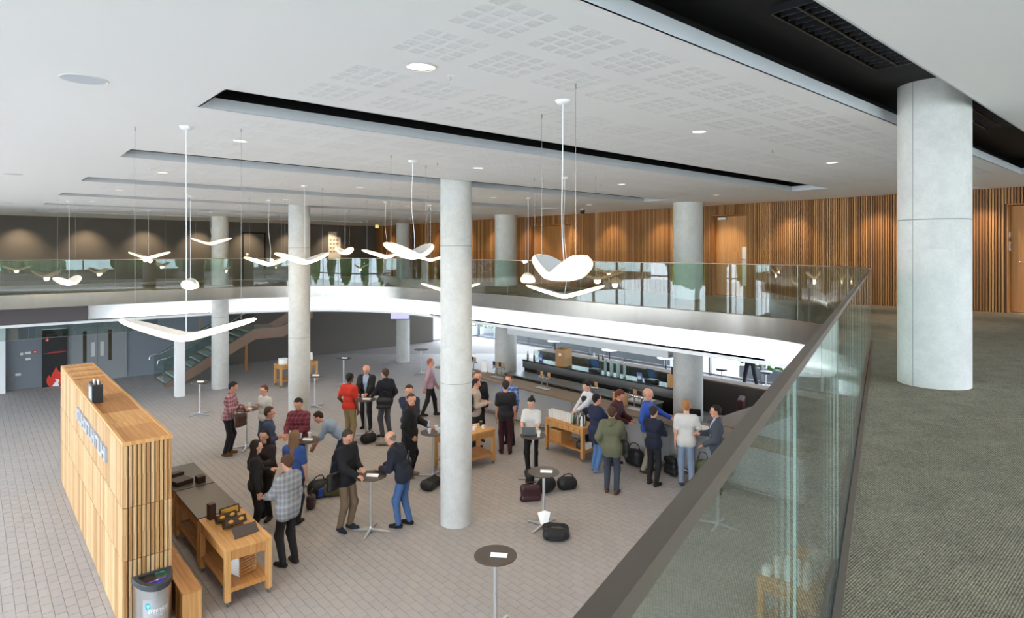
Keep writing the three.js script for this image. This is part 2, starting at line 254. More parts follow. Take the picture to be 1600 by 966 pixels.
// ---------- ceiling with slots and perforated panels ----------
const SLOT_V = [1.735, 5.54, 9.36, 13.17, 16.99, 20.8, 24.6], SLOT_W = 0.385, SU0 = 1.53, SU1 = 13.1;
const ceiling = structure('ceiling', null);
{
  const q = []; const rect = (u0, u1, v0, v1) => { if (u1 - u0 > 1e-4 && v1 - v0 > 1e-4) q.push([u0, u1, v0, v1]); };
  const cols = [], sq = 0.082, pit = 0.117, blk = 0.59;
  for (let k = 0; 2.035 + k * blk + 3 * pit < 12.95; k++) for (let i = 0; i < 4; i++) cols.push(2.035 + k * blk + i * pit);
  const patches = [];
  const bands = []; let v = VN;
  SLOT_V.forEach((c, k) => { bands.push([v, c - SLOT_W, k > 0 ? (SLOT_V[k - 1] + c) / 2 : null]); v = c + SLOT_W; }); bands.push([v, VB, null]);
  SLOT_V.forEach((c, k) => { rect(UL, k ? SU0 : -3, c - SLOT_W, c + SLOT_W); rect(SU1, UW + 0.3, c - SLOT_W, c + SLOT_W); });
  for (const [v0, v1, c] of bands) {
    if (c === null) { rect(UL, UW + 0.3, v0, v1); continue; }
    rect(UL, 1.9, v0, v1); rect(12.95, UW + 0.3, v0, v1);
    const rows = []; for (const o of [-1.05, -0.45, 0.45, 1.05]) for (let i = -1.5; i < 2; i++) rows.push(c + o + i * pit);
    let a = v0; for (const r of rows) { rect(1.9, 12.95, a, r - sq / 2); let x = 1.9; for (const u of cols) { rect(x, u - sq / 2, r - sq / 2, r + sq / 2); patches.push([u, r]); x = u + sq / 2; } rect(x, 12.95, r - sq / 2, r + sq / 2); a = r + sq / 2; } rect(1.9, 12.95, a, v1);
  }
  const pos = [], nor = [], uv = [], idx = [];
  for (const [a, b, c, d] of q) { const k = pos.length / 3; for (const [u, w] of [[a, c], [b, c], [b, d], [a, d]]) { pos.push(u, CEIL, -w); nor.push(0, -1, 0); uv.push(u, w); } idx.push(k, k + 2, k + 1, k, k + 3, k + 2); }
  const g = new THREE.BufferGeometry(); g.setAttribute('position', new THREE.Float32BufferAttribute(pos, 3)); g.setAttribute('normal', new THREE.Float32BufferAttribute(nor, 3)); g.setAttribute('uv', new THREE.Float32BufferAttribute(uv, 2)); g.setIndex(idx);
  mesh('plasterboard', g, M.ceiling, ceiling);
  for (const [v0, v1, c] of bands) if (c !== null) mesh('felt_backing', uvBox(1.8, 13.0, CEIL + 0.012, CEIL + 0.02, v0 + 0.02, v1 - 0.02), M.felt, ceiling);
  SLOT_V.forEach((c, k) => {
    const a = k ? SU0 : -3, t = 0.015, h = 0.1;
    mesh('slot_edge', merge([uvBox(a - t, SU1 + t, CEIL, CEIL + h, c - SLOT_W - t, c - SLOT_W), uvBox(a - t, SU1 + t, CEIL, CEIL + h, c + SLOT_W, c + SLOT_W + t), uvBox(a - t, a, CEIL, CEIL + h, c - SLOT_W, c + SLOT_W), uvBox(SU1, SU1 + t, CEIL, CEIL + h, c - SLOT_W, c + SLOT_W)]), M.slotEdgeShade, ceiling);
    mesh('slot_void', merge([uvBox(a - 0.2, SU1 + 0.2, CEIL + 0.27, CEIL + 0.29, c - 0.6, c + 0.6), uvBox(a - 0.2, SU1 + 0.2, CEIL + h, CEIL + 0.29, c - 0.6, c - 0.58), uvBox(a - 0.2, SU1 + 0.2, CEIL + h, CEIL + 0.29, c + 0.58, c + 0.6), uvBox(a - 0.2, SU1 + 0.2, CEIL + h - 0.003, CEIL + h + 0.004, c - 0.6, c - SLOT_W - 0.001), uvBox(a - 0.2, SU1 + 0.2, CEIL + h - 0.003, CEIL + h + 0.004, c + SLOT_W + 0.001, c + 0.6), uvBox(a - 0.2, a - 0.19, CEIL + h, CEIL + 0.29, c - 0.6, c + 0.6), uvBox(SU1 + 0.19, SU1 + 0.2, CEIL + h, CEIL + 0.29, c - 0.6, c + 0.6)]), M.black, ceiling);
  });
  // each perforated square: five flush bars with fine slots between
  const bars = []; for (let i = 0; i < 6; i++) bars.push(boxG(sq, 0.006, sq / 6 - 0.0045, 0, 0.003, (i - 2.5) * sq / 6));
  const pg = merge(bars); const vis = (u, w) => { const Z = u * 0.66 + w * 0.7513, X = u * 0.7513 - w * 0.66, x = 800 + 965 * X / Z, y = 393 - 965 * 1.28 / Z; return x > -5 && x < 1605 && y > -5; };
  patches.sort((a, b) => (a[0] * 0.66 + a[1] * 0.7513) - (b[0] * 0.66 + b[1] * 0.7513));
  let n = 0; const rest = []; for (const [u, w] of patches) { if (n < 300 && vis(u, w)) { n++; mesh('perforated_square', pg, M.ceiling, ceiling).position.set(u, CEIL, -w); } else rest.push([u, w]); }
  const inst = new THREE.InstancedMesh(pg, M.ceiling, rest.length), m4 = new THREE.Matrix4(); rest.forEach(([u, w], i) => inst.setMatrixAt(i, m4.makeTranslation(u, CEIL, -w))); inst.name = 'perforated_squares_beyond'; inst.userData.kind = 'stuff'; shadows(inst); ceiling.add(inst);
}
// ---------- columns ----------
function column(u, v, r, y0, y1, label, joints = []) {
  const c = thing('concrete_column', label, 'column', P(u, y0, v), 0, 'round concrete columns'); const h = y1 - y0;
  const g = new THREE.CylinderGeometry(r, r, h, 64, 1); g.translate(0, h / 2, 0); const q = g.attributes.uv; for (let i = 0; i < q.count; i++) q.setXY(i, q.getX(i) * r * 6.283, q.getY(i) * h + u);
  mesh('shaft', g, M.concrete, c);
  for (const y of joints) mesh('pour_joint', lathe([[r + 0.0006, y - 0.005], [r + 0.0012, y], [r + 0.0006, y + 0.005]], 64), M.joint, c);
  return c;
}
column(6.75, 1.73, 0.29, GAL, CEIL + 0.27, 'big pale concrete column standing on the gallery carpet at right', [1.52]);
column(6.75, 9.25, 0.29, 0, CEIL + 0.27, 'tall pale concrete column in the middle of the atrium floor', [2.6, 5.1]);
column(6.95, 16.95, 0.29, 0, CEIL + 0.27, 'tall concrete column behind the man in the red check shirt', [2.6, 5.1]);
column(6.9, 24.05, 0.29, 0, CEIL, 'tall concrete column beside the stairs, passing through the gallery', [2.6]);
column(14.2, 9.15, 0.38, 0, CEIL, 'stout concrete column at the right end of the bar', [2.4]);
column(14.2, 16.5, 0.38, 0, CEIL, 'stout concrete column at the left end of the bar', [2.4]);
column(14.8, 24.35, 0.3, 0, CEIL, 'far concrete column under the hanging screen', [2.4]);
{ // seam down the near column, facing the camera
  const c = scene.children.find((o) => o.name === 'concrete_column'); const a = Math.atan2(-0.55, -0.83);
  mesh('pour_seam', boxG(0.006, CEIL + 0.27 - GAL, 0.01).translate(0, (CEIL + 0.27 - GAL) / 2, 0.286), M.joint, c).rotation.y = -1.9;
}
// ---------- slatted timber wall of the gallery ----------
{
  const w = structure('wall_timber', null); w.userData.label = 'wall of upright timber slats along the gallery';
  const doors = [[1.2, 2.75, 5.95], [8.25, 9.3, 6.0], [14.7, 16.75, 5.95], [20.6, 22.6, 5.95], [25.0, 26.6, 5.95]]; // v0, v1, head height
  const back = []; let v = VN; for (const [a, b, h] of doors) { back.push(uvBox(UW, UW + 0.3, GAL, CEIL + 0.3, v, a), uvBox(UW, UW + 0.3, h, CEIL + 0.3, a, b)); v = b; } back.push(uvBox(UW, UW + 0.3, GAL, CEIL + 0.3, v, VB));
  mesh('backing_board', merge(back), mat({ color: hex('#4f3119'), roughness: 0.8 }), w);
  const H = CEIL - GAL - 0.005, full = metricUV(new THREE.BoxGeometry(0.035, H, 0.031)); const r = rng(5), list = [];
  for (let x = -3; x < VB - 0.4; x += 0.051) list.push(x);
  const inst = M.slats.map(() => []); let n = 0;
  list.forEach((x) => { const k = Math.floor(r() * 5), d = doors.find(([a, b]) => x > a - 0.02 && x < b + 0.02); const y0 = d ? d[2] : GAL; const s = (CEIL - y0 - 0.005) / H;
    const y = y0 + (CEIL - y0) / 2, vis = x > 0.2 && x < 16; if (vis && n < 290) { n++; const m = mesh('timber_slat', full, M.slats[k], w); m.position.set(UW - 0.017, y, -x); m.scale.y = s; } else inst[k].push([x, y, s]); });
  inst.forEach((L, k) => { const im = new THREE.InstancedMesh(full, M.slats[k], L.length), m4 = new THREE.Matrix4(); L.forEach(([x, y, s], i) => im.setMatrixAt(i, m4.compose(new THREE.Vector3(UW - 0.017, y, -x), new THREE.Quaternion(), new THREE.Vector3(1, s, 1)))); im.name = 'timber_slats_beyond'; im.userData.kind = 'stuff'; shadows(im); w.add(im); });
  doors.forEach(([a, b, h], i) => {
    const d = structure('door_' + (i + 1), null), mid = i === 1 ? M.doorOak : M.oakDark;
    mesh('reveal', merge([uvBox(UW, UW + 0.28, GAL, h, a, a + 0.02), uvBox(UW, UW + 0.28, GAL, h, b - 0.02, b), uvBox(UW, UW + 0.28, h - 0.02, h, a, b)]), M.oakDark, d);
    mesh('leaf', uvBox(UW + 0.2, UW + 0.25, GAL + 0.01, h - 0.03, a + 0.03, b - 0.03), mid, d);
    if (i === 1) { mesh('vision_panel', uvBox(UW + 0.19, UW + 0.199, GAL + 0.3, GAL + 1.35, a + 0.12, a + 0.24), M.pane2, d); mesh('door_closer', uvBox(UW + 0.15, UW + 0.2, h - 0.12, h - 0.06, b - 0.35, b - 0.1), M.dullmetal, d); }
    const hp = i === 0 ? b - 0.18 : a + 0.16; mesh('handle', merge([bar(P(UW + 0.16, GAL + 1.02, hp), P(UW + 0.16, GAL + 1.02, hp + (i ? 0.12 : -0.12)), 0.011), bar(P(UW + 0.2, GAL + 1.02, hp), P(UW + 0.155, GAL + 1.02, hp), 0.011)]), M.chrome, d);
    if (i === 0) mesh('door_entry_panel', merge([uvBox(UW + 0.1, UW + 0.16, GAL + 1.25, GAL + 1.42, b - 0.035, b - 0.02), uvBox(UW + 0.1, UW + 0.16, GAL + 1.5, GAL + 1.62, b - 0.035, b - 0.02)]), M.chrome, d);
  });
}
// gallery door and poster on the back wall
{
  const d = structure('door_6', null), v = VB - 0.4;
  mesh('frame', merge([uvBox(9.0, 9.06, GAL, 5.85, v - 0.03, v), uvBox(9.94, 10.0, GAL, 5.85, v - 0.03, v), uvBox(9.0, 10.0, 5.79, 5.85, v - 0.03, v)]), M.black, d);
  mesh('leaf', uvBox(9.06, 9.94, GAL + 0.01, 5.79, v - 0.02, v), M.darkwall, d); mesh('push_plate', lathe([[0, 0], [0.06, 0], [0.06, 0.012], [0, 0.012]], 20).rotateX(Math.PI / 2).translate(9.2, GAL + 1.1, -(v - 0.035)), M.satinwhite, d);
}
// ---------- glazed walls ----------
function glazing(name, along, fix, a, b, y0, y1, pitch, transoms) { // along 'u' at v = fix, or along 'v' at u = fix
  const g = structure(name, null), bx = (p, q, r, s, t) => along === 'u' ? uvBox(p, q, r, s, fix - t, fix + t) : uvBox(fix - t, fix + t, r, s, p, q);
  const n = Math.round((b - a) / pitch);
  for (let i = 0; i <= n; i++) { const c = a + (b - a) * i / n; mesh('mullion', bx(c - 0.035, c + 0.035, y0, y1, 0.09), M.mullion, g); }
  transoms.forEach((t) => mesh('transom', bx(a, b, t - 0.035, t + 0.035, 0.07), M.mullion, g));
  for (let i = 0; i < n; i++) { const p = a + (b - a) * i / n + 0.035, q = a + (b - a) * (i + 1) / n - 0.035; for (let k = 0; k < transoms.length - 1; k++) { const pg = new THREE.PlaneGeometry(q - p, transoms[k + 1] - transoms[k] - 0.07); if (along === 'v') pg.rotateY(Math.PI / 2); const m = mesh('pane', pg, M.pane, g); m.position.copy(along === 'u' ? P((p + q) / 2, (transoms[k] + transoms[k + 1]) / 2, fix) : P(fix, (transoms[k] + transoms[k + 1]) / 2, (p + q) / 2)); } }
  return g;
}
glazing('window_1', 'v', UL, VN, VB, 0, CEIL, 1.9, [0.035, 1.0, 3.55, 4.8, CEIL - 0.035]);
structure('wall_near_added', uvBox(UL, UW, 0, 3.5, VN - 0.2, VN), M.greywall);  // unseen solid wall, added to darken the floor under the gallery
glazing('window_2', 'u', VN, UL, UW, 3.5, CEIL, 1.9, [3.55, 4.8, CEIL - 0.035]);
glazing('window_3', 'v', UB, VN, VB, 0, LOWC, 2.1, [0.06, LOWC - 0.035]);
glazing('window_4', 'u', VB + 0.1, 19.3, UB, 0, LOWC, 1.6, [0.06, LOWC - 0.035]);
structure('wall_rear_low', uvBox(UW, UB, 0, LOWC, VN - 0.2, VN), M.greywall);
// ---------- outside the glass ----------
structure('ground_paving', merge([uvBox(-70, UL - 0.3, -0.2, -0.03, -70, 90), uvBox(UB + 0.3, 90, -0.2, -0.03, -70, 90), uvBox(UL - 0.3, UB + 0.3, -0.2, -0.03, -70, VN - 0.3), uvBox(UL - 0.3, UB + 0.3, -0.2, -0.03, VB + 0.3, 90)]), M.paving);
{
  const r = rng(77), leafG = new THREE.IcosahedronGeometry(1, 0);
  function clump(n, w, h, d, s) { const list = []; for (let i = 0; i < n; i++) { const a = r() * 6.283, b = Math.acos(2 * r() - 1), k = 0.65 + 0.35 * r(); const g = leafG.clone(); g.scale(s * (0.6 + r()), s * (0.35 + 0.5 * r()), s * (0.6 + r())); g.rotateY(r() * 6); g.rotateX(r() * 6); g.translate(Math.sin(b) * Math.cos(a) * w * k, Math.cos(b) * h * k, Math.sin(b) * Math.sin(a) * d * k); list.push(g); } return merge(list); }
  const crown = [clump(420, 2.2, 2.0, 2.2, 0.3), clump(420, 1.9, 2.4, 1.9, 0.3)];
  const spots = [[-19, -2], [-21, 5], [-18, 12], [-22, 19], [-19, 26], [-3, -20], [4, -22], [11, -19], [-11, -21], [17, -22]];
  spots.forEach(([u, v], i) => { const t = thing('street_tree', 'leafy street tree outside the glazed front, reflected in the balustrade', 'tree', P(u, -0.03, v), r() * 6, 'trees outside the glazed front'); mesh('trunk', cylG(0.16, 0.11, 2.6, 10), M.trunk, t); const c = mesh('crown', crown[i % 2], i % 3 ? M.leaf : M.leaf2, t); c.position.y = 4.2; });
  // planters with hedges beyond the bar windows
  const hedgeG = (L) => { const list = []; const n = Math.round(L * 60); for (let i = 0; i < n; i++) { const g = leafG.clone(), s = 0.075 * (0.6 + r()); g.scale(s, s * 0.7, s); g.rotateY(r() * 6); g.rotateZ(r() * 3); g.translate((r() - 0.5) * L, 0.5 + r() * 0.42, (r() - 0.5) * 0.42); list.push(g); } return merge(list); };
  const hg = hedgeG(3.4);
  [10.7, 17.4, 21.0, 24.6, 29.4].forEach((v, i) => { const p = thing('hedge_planter', ['low green hedge in a grey planter outside, behind the standing legs', 'low green hedge in a grey planter outside, behind the blue till', 'low green hedge in a grey planter outside, behind the white round table', 'low green hedge in a grey planter outside, behind the paper bag', 'low green hedge in a grey planter outside the far corner window'][i], 'planter', P(23.15, -0.03, v), Math.PI / 2, 'hedge planters outside'); mesh('trough', rboxG(3.5, 0.52, 0.5, 0, 0.26, 0, 0.02), M.planter, p); mesh('hedge', hg, M.leaf, p); });
}
// ---------- recessed downlights ----------
const downlightG = { trim: lathe([[0.1, -0.002], [0.107, -0.009], [0.114, -0.001]], 32), cup: lathe([[0.1, -0.003], [0.085, -0.0015], [0.082, -0.0025]], 32), glow: lathe([[0, -0.002], [0.083, -0.002]], 32) };
function downlight(u, v, label, scale, power, group, aim) {
  const d = thing('downlight', label, 'downlight', P(u, CEIL, v), 0, group);
  const t = mesh('trim', downlightG.trim, M.satinwhite, d), c = mesh('reflector', downlightG.cup, M.chrome, d), g = mesh('lamp_glow', downlightG.glow, M.downGlow, d);
  for (const m of [t, c, g]) m.scale.set(scale, 1, scale);
  const s = new THREE.SpotLight(new THREE.Color(1.0, 0.8, 0.55), power, 0, 0.75, 0.8, 2); s.name = 'spot'; s.position.set(0, -0.035, 0); s.target.position.set(aim ? aim[0] : 0, -3, aim ? aim[1] : 0); s.castShadow = true; s.shadow.radius = 2; d.add(s, s.target); return d;
}
for (let k = 0; k < 6; k++) [2.35, 5.85, 9.32, 12.7].forEach((u, i) => {
  const v = 3.635 + 3.815 * k, near = k === 0 && i === 0;
  downlight(u, v, near ? 'largest round recessed downlight in the perforated ceiling, nearest the camera' : k === 0 && i === 1 ? 'round recessed downlight left of the concrete gallery column, near the dark slot' : k === 0 && i === 2 ? 'round recessed downlight beside the concrete gallery column' : 'small round recessed downlight in the perforated ceiling above the atrium', near ? 0.98 : 0.85, 6, near || (k === 0 && i < 3) ? undefined : 'downlights of the atrium ceiling');
});
for (let i = 0; i < 14; i++) downlight(UW - 0.62, 1.2 + 1.93 * i, 'small warm downlight washing the timber slat wall', 0.55, 6, 'downlights along the timber wall', [0.95, 0]);
for (let i = 0; i < 8; i++) downlight(-0.6 + 1.95 * i, VB - 1.15, 'small warm downlight washing the dark back wall', 0.55, 12, 'downlights along the dark back wall', [0, -1.1]);
// ---------- ceiling speakers, sprinklers, camera ----------
[[0.64, 5.55, 'nearest flat round loudspeaker in the ceiling at upper left'], [0.54, 13.1, 'second flat round loudspeaker in the ceiling at the left edge'], [0.74, 20.9, 'farthest flat round loudspeaker in the ceiling at the left edge']].forEach(([u, v, l]) => {
  const s = thing('ceiling_speaker', l, 'speaker', P(u, CEIL, v)); mesh('rim', lathe([[0.14, -0.001], [0.15, -0.007], [0.156, -0.001]], 40), M.white, s); mesh('grille', lathe([[0, -0.003], [0.14, -0.003]], 40), mat({ color: hex('#c4c7cc'), roughness: 0.9 }), s);
});
[[2.63, 3.67, 'chrome sprinkler head next to the largest downlight'], [7.5, 3.63, 'chrome sprinkler head between the two downlights at upper right'], [5.0, 7.3, 'chrome sprinkler head left of the middle column'], [8.9, 7.6, 'chrome sprinkler head right of the middle column']].forEach(([u, v, l]) => {
  const s = thing('sprinkler', l, 'sprinkler', P(u, CEIL, v)); mesh('rose', lathe([[0, -0.001], [0.02, -0.004], [0.03, 0]], 16), M.satinwhite, s); mesh('head', merge([bar(new THREE.Vector3(0, 0, 0), new THREE.Vector3(0, -0.045, 0), 0.005), boxG(0.03, 0.003, 0.006, 0, -0.024, 0), cylG(0.014, 0.014, 0.002, 12, 0, -0.047, 0)]), M.chrome, s);
});
{ const c = thing('security_camera', 'small black dome camera on the ceiling in front of the timber wall', 'camera', P(13.9, CEIL, 12.6)); mesh('bracket', cylG(0.06, 0.06, 0.03, 20, 0, -0.03, 0), M.satinwhite, c); const g = new THREE.SphereGeometry(0.075, 20, 12); g.translate(0, -0.07, 0); mesh('dome', g, M.blackplastic, c); }
{ const c = thing('exit_sign', 'small hanging exit light near the far timber corner', 'sign', P(13.4, 6.02, 24.2), 0.7); mesh('light_box', rboxG(0.32, 0.14, 0.05, 0, 0.07, 0, 0.008), mat({ color: hex('#f5e9a8'), emissive: hex('#c9b765'), emissiveIntensity: 0.8 }), c); mesh('stem', merge([bar(new THREE.Vector3(-0.1, 0.14, 0), new THREE.Vector3(-0.1, 0.26, 0), 0.006), bar(new THREE.Vector3(0.1, 0.14, 0), new THREE.Vector3(0.1, 0.26, 0), 0.006)]), M.dullmetal, c); }
// ---------- louvred twin luminaires in the wide dark gap ----------
function louvre(u0, n, label) {
  const L = 1.83, l = thing('louvre_light_fitting', label, 'light fitting', P(u0, CEIL + 0.27, 1.7)); const w = 0.3;
  mesh('tray', merge([boxG(L, 0.05, 0.012, L / 2, -0.025, w / 2), boxG(L, 0.05, 0.012, L / 2, -0.025, -w / 2), boxG(0.012, 0.05, w, 0, -0.025, 0), boxG(0.012, 0.05, w, L, -0.025, 0), boxG(L, 0.03, 0.02, L / 2, -0.03, 0)]), M.blackplastic, l);
  mesh('tray_lip', merge([boxG(L, 0.004, 0.006, L / 2, -0.052, w / 2), boxG(L, 0.004, 0.006, L / 2, -0.052, -w / 2), boxG(L, 0.004, 0.006, L / 2, -0.047, 0)]), mat({ color: hex('#6b5a44'), roughness: 0.5 }), l);
  const cell = merge([boxG(0.008, 0.034, 0.125, 0, -0.03, 0)]), face = new THREE.CylinderGeometry(0.03, 0.03, 0.012, 14, 1, false); face.rotateZ(Math.PI / 2); face.scale(1, 1, 1.2); face.translate(0.02, -0.012, 0);
  for (let i = 1; i < n; i++) for (const z of [-0.075, 0.075]) { const c = mesh('louvre_blade', cell, M.blackplastic, l); c.position.set(L * i / n, 0, z); mesh('reflector_cell', face, mat0, c); }
}
const mat0 = mat({ color: hex('#85858f'), metalness: 0.9, roughness: 0.3 });
louvre(3.81, 18, 'black twin louvred light fitting in the dark ceiling gap left of the gallery column');
louvre(7.5, 18, 'black twin louvred light fitting in the dark ceiling gap right of the gallery column');
// ---------- winged pendant lamps ----------
const wing = (() => {
  const HALF = 0.69, N = 40, K = 14, rise = (s) => 0.2 * (Math.sqrt(s * s + 0.012) - Math.sqrt(0.012)), chord = (s) => 0.17 * Math.pow(Math.max(0, 1 - Math.pow(Math.abs(s), 2.6)), 0.55), sweep = (s) => 0.05 * s * s;
  const make = (top, inset, lift) => { const pos = [], idx = [], uv = []; for (let i = 0; i <= N; i++) { const s = (-1 + 2 * i / N) * inset; for (let k = 0; k <= K; k++) { const a = top ? -1 + 2 * k / K : Math.cos(Math.PI * 2 * k / K); const z = chord(s) * a * (top ? (inset < 1 ? 0.72 : 1) : 1), y = rise(s) + (top ? lift * Math.sqrt(chord(s) / 0.17) + 0.004 : Math.sin(Math.PI * 2 * k / K) * 0.036 * Math.sqrt(chord(s) / 0.17 + 1e-6)); pos.push(s * HALF, y, z - sweep(s)); uv.push(s, a); } }
    for (let i = 0; i < N; i++) for (let k = 0; k < K; k++) { const q = i * (K + 1) + k; idx.push(q, q + 1, q + K + 1, q + 1, q + K + 2, q + K + 1); } const g = new THREE.BufferGeometry(); g.setAttribute('position', new THREE.Float32BufferAttribute(pos, 3)); g.setAttribute('uv', new THREE.Float32BufferAttribute(uv, 2)); g.setIndex(idx); g.computeVertexNormals(); return g; };
  return { body: make(false, 1, 0), plate: make(true, 0.9, 0.0335), rise };
})();
function pendant(u, v, y, turnDeg, label, wavy = 0) { // y of the lowest point of the lamp
  const a = turnDeg * Math.PI / 180, p = thing('wing_pendant_lamp', label, 'pendant lamp', P(u, y + 0.03, v), a, 'wing shaped pendant lamps');
  mesh('lamp_diffuser', wing.body, M.lampGlow, p); mesh('top_plate', wing.plate, M.white, p);
  const h = CEIL - y - 0.03; mesh('ceiling_rose', lathe([[0, h - 0.035], [0.045, h - 0.03], [0.062, h - 0.008], [0.065, h]], 24), M.white, p);
  const pts = []; for (let i = 0; i <= 8; i++) { const t = i / 8; pts.push(new THREE.Vector3(wavy * Math.sin(t * 7) * (1 - t) * 0.05, 0.03 + t * (h - 0.06), wavy * Math.cos(t * 5) * 0.02 * (1 - t))); } mesh('cable', tube(pts, 0.0045, 24, 6), M.white, p);
  for (const s of [-1, 1]) { const x = s * 0.53; mesh('wire', bar(new THREE.Vector3(x, wing.rise(0.75) + 0.02, -0.05), new THREE.Vector3(x, h, -0.05), 0.0016, 5), M.dullmetal, p); mesh('wire_gripper', cylG(0.006, 0.006, 0.04, 8, x, h - 0.04, -0.05), M.dullmetal, p); }
  const l = new THREE.PointLight(new THREE.Color(1, 0.8, 0.54), 2.4, 0, 2); l.name = 'lamp_light'; l.position.set(0, -0.06, 0); l.castShadow = true; l.shadow.radius = 4; p.add(l);
  return p;
}
pendant(1.67, 6.96, 4.09, -37, 'largest wing pendant lamp hanging low at left in front of the stairs');
pendant(3.78, 3.65, 4.755, 60, 'wing pendant lamp nearest the camera, seen end on above the bar', 1);
pendant(4.2, 22.0, 4.77, -45, 'thin wing pendant lamp before the back wall, left of the stair column');
pendant(1.9, 19.2, 4.15, 64, 'wing pendant lamp farthest left, hanging in front of the glass balustrade');
pendant(5.9, 21.6, 5.22, -45, 'highest wing pendant lamp, crossing the stair column', 1);
pendant(3.82, 15.55, 4.14, 72, 'small end-on wing pendant lamp low in front of the steel band');
pendant(5.59, 15.5, 4.65, 20, 'wing pendant lamp hanging just left of the column behind the red check shirt', 1);
pendant(4.89, 11.67, 4.76, 22, 'wing pendant lamp hanging in front of the column behind the red check shirt');
pendant(8.89, 18.09, 4.91, 84, 'small end-on wing pendant lamp in front of the poster on the back wall');
pendant(8.07, 14.12, 4.83, 5, 'leftmost of the three overlapping wing pendant lamps', 1);
pendant(4.69, 7.46, 4.9, 31, 'biggest of the three overlapping wing pendant lamps', 1);
pendant(9.5, 14.2, 4.74, -38, 'lowest and rightmost of the three overlapping wing pendant lamps');
pendant(8.3, 11.6, 4.05, -45, 'wing pendant lamp hanging low behind the middle column');
pendant(7.71, 7.4, 4.2, -52, 'wing pendant lamp hanging low right under the end-on one', 1);
pendant(10.0, 10.8, 4.25, 46, 'small rounded end-on wing pendant lamp left of the bar lamps');
// ---------- slatted information wall ----------
{
  const u0 = 1.5, u1 = 2.09, v0 = 9.4, v1 = 16.65, H = 2.5, o = thing('slatted_reception_wall', 'tall freestanding reception block clad in pale timber slats, with metal lettering', 'reception block', P(u0, 0, v0));
  const L = v1 - v0, W = u1 - u0, lb = (a, b, y0, y1, c, d) => uvBox(a, b, y0, y1, c, d);
  mesh('core', lb(0.03, W - 0.03, 0, H - 0.05, 0.03, L - 0.03), M.coreDark, o);
  mesh('top_rim', merge([lb(0, 0.035, H - 0.05, H, 0, L), lb(W - 0.035, W, H - 0.05, H, 0, L), lb(0.035, W - 0.035, H - 0.05, H, 0, 0.025), lb(0.035, W - 0.035, H - 0.05, H, L - 0.03, L)]), M.oak, o);
  const tops = [M.oakLight, M.oak, M.oakDark, M.oakLight, M.oakDark]; const cuts = [0.025, 0.95, 2.0, 3.5, 5.3]; tops.forEach((m, i) => mesh('top_panel', lb(0.037, W - 0.037, H - 0.05, H - 0.022, cuts[i] + 0.004, (cuts[i + 1] || 5.35) - 0.004), m, o));
  for (let i = 0; i < 9; i++) mesh('top_plank', lb(0.037, W - 0.037, H - 0.05, H - 0.003, 5.36 + i * 0.206, 5.36 + i * 0.206 + 0.2), [M.oak, M.oakDark, M.oakLight][i % 3], o);
  const tiers = [[0.01, 0.935], [0.945, 1.63], [1.64, H - 0.052]], r = rng(3), n = 11, pitch = (W - 0.02) / n;
  tiers.forEach(([a, b]) => { const g = metricUV(new THREE.BoxGeometry(pitch - 0.015, b - a, 0.03)); for (let i = 0; i < n; i++) { const s = mesh('slat', g, M.boxslats[Math.floor(r() * 5)], o); s.position.set(0.01 + pitch * (i + 0.5), (a + b) / 2, -0.012); } });
  const m = 88, p2 = L / m; tiers.forEach(([a, b]) => { const g = metricUV(new THREE.BoxGeometry(0.03, b - a, p2 - 0.012)); for (let i = 0; i < m; i++) { const s = mesh('slat', g, M.boxslats[Math.floor(r() * 5)], o); s.position.set(0.012, (a + b) / 2, -(p2 * (i + 0.5))); } });
  // raised metal lettering, too worn by distance to read: a row of upright strokes
  const lx = (v) => -(v - v0); let v = 13.7; const widths = [0.09, 0.26, 0.24, 0.27, 0.25, 0.29, 0.26, 0.22, 0.09, 0.28, 0.27, 0.24, 0.1];
  widths.forEach((w, i) => { const g = []; const y0 = 1.95, h = 0.22, t = 0.05, bx = (a, b, c, d) => g.push(boxG(0.035, d - c, b - a, -0.02, (c + d) / 2, lx(v) + (a + b) / 2)); bx(0, t, y0, y0 + h); if (w > 0.12) { bx(w - t, w, y0, y0 + h); const k = i % 4; if (k < 2) bx(t, w - t, y0 + h - t, y0 + h); if (k % 2 === 0) bx(t, w - t, y0, y0 + t); if (k === 3) bx(t, w - t, y0 + h / 2 - t / 2, y0 + h / 2 + t / 2); } mesh('letter', merge(g), M.letter, o); v -= w + 0.028; });
}
{ const b = thing('leaflet_holder', 'black leaflet holder with brochures on top of the reception block', 'leaflet holder', P(1.6, 2.482, 12.45)); mesh('case', merge([boxG(0.15, 0.02, 0.42, 0, 0.01, 0), boxG(0.012, 0.3, 0.42, -0.07, 0.15, 0), boxG(0.012, 0.26, 0.42, 0.07, 0.13, 0), boxG(0.15, 0.3, 0.012, 0, 0.15, 0.205), boxG(0.15, 0.3, 0.012, 0, 0.15, -0.205)]), M.blackplastic, b); for (let i = 0; i < 5; i++) mesh('brochure', boxG(0.012, 0.3, 0.1, -0.045 + i * 0.022, 0.19 + (i % 2) * 0.02, -0.12 + i * 0.06), i % 2 ? M.paper : M.worktop, b); mesh('front_print', boxG(0.004, 0.22, 0.34, -0.079, 0.15, 0), mat({ color: hex('#9fa3a8'), roughness: 0.5 }), b); }
{ const b = thing('oak_bench', 'low oak bench box along the foot of the reception block', 'bench', P(2.12, 0, 9.05)); mesh('seat', uvBox(0, 0.25, 0.42, 0.45, 0, 4.6), M.oakLight, b); mesh('front_panel', uvBox(0.005, 0.245, 0, 0.418, 0.008, 0.03), M.oak, b); mesh('side_panel', uvBox(0.222, 0.245, 0, 0.418, 0.03, 4.59), M.oakDark, b); mesh('back_panel', uvBox(0.005, 0.02, 0, 0.418, 0.03, 4.59), M.oakDark, b); }
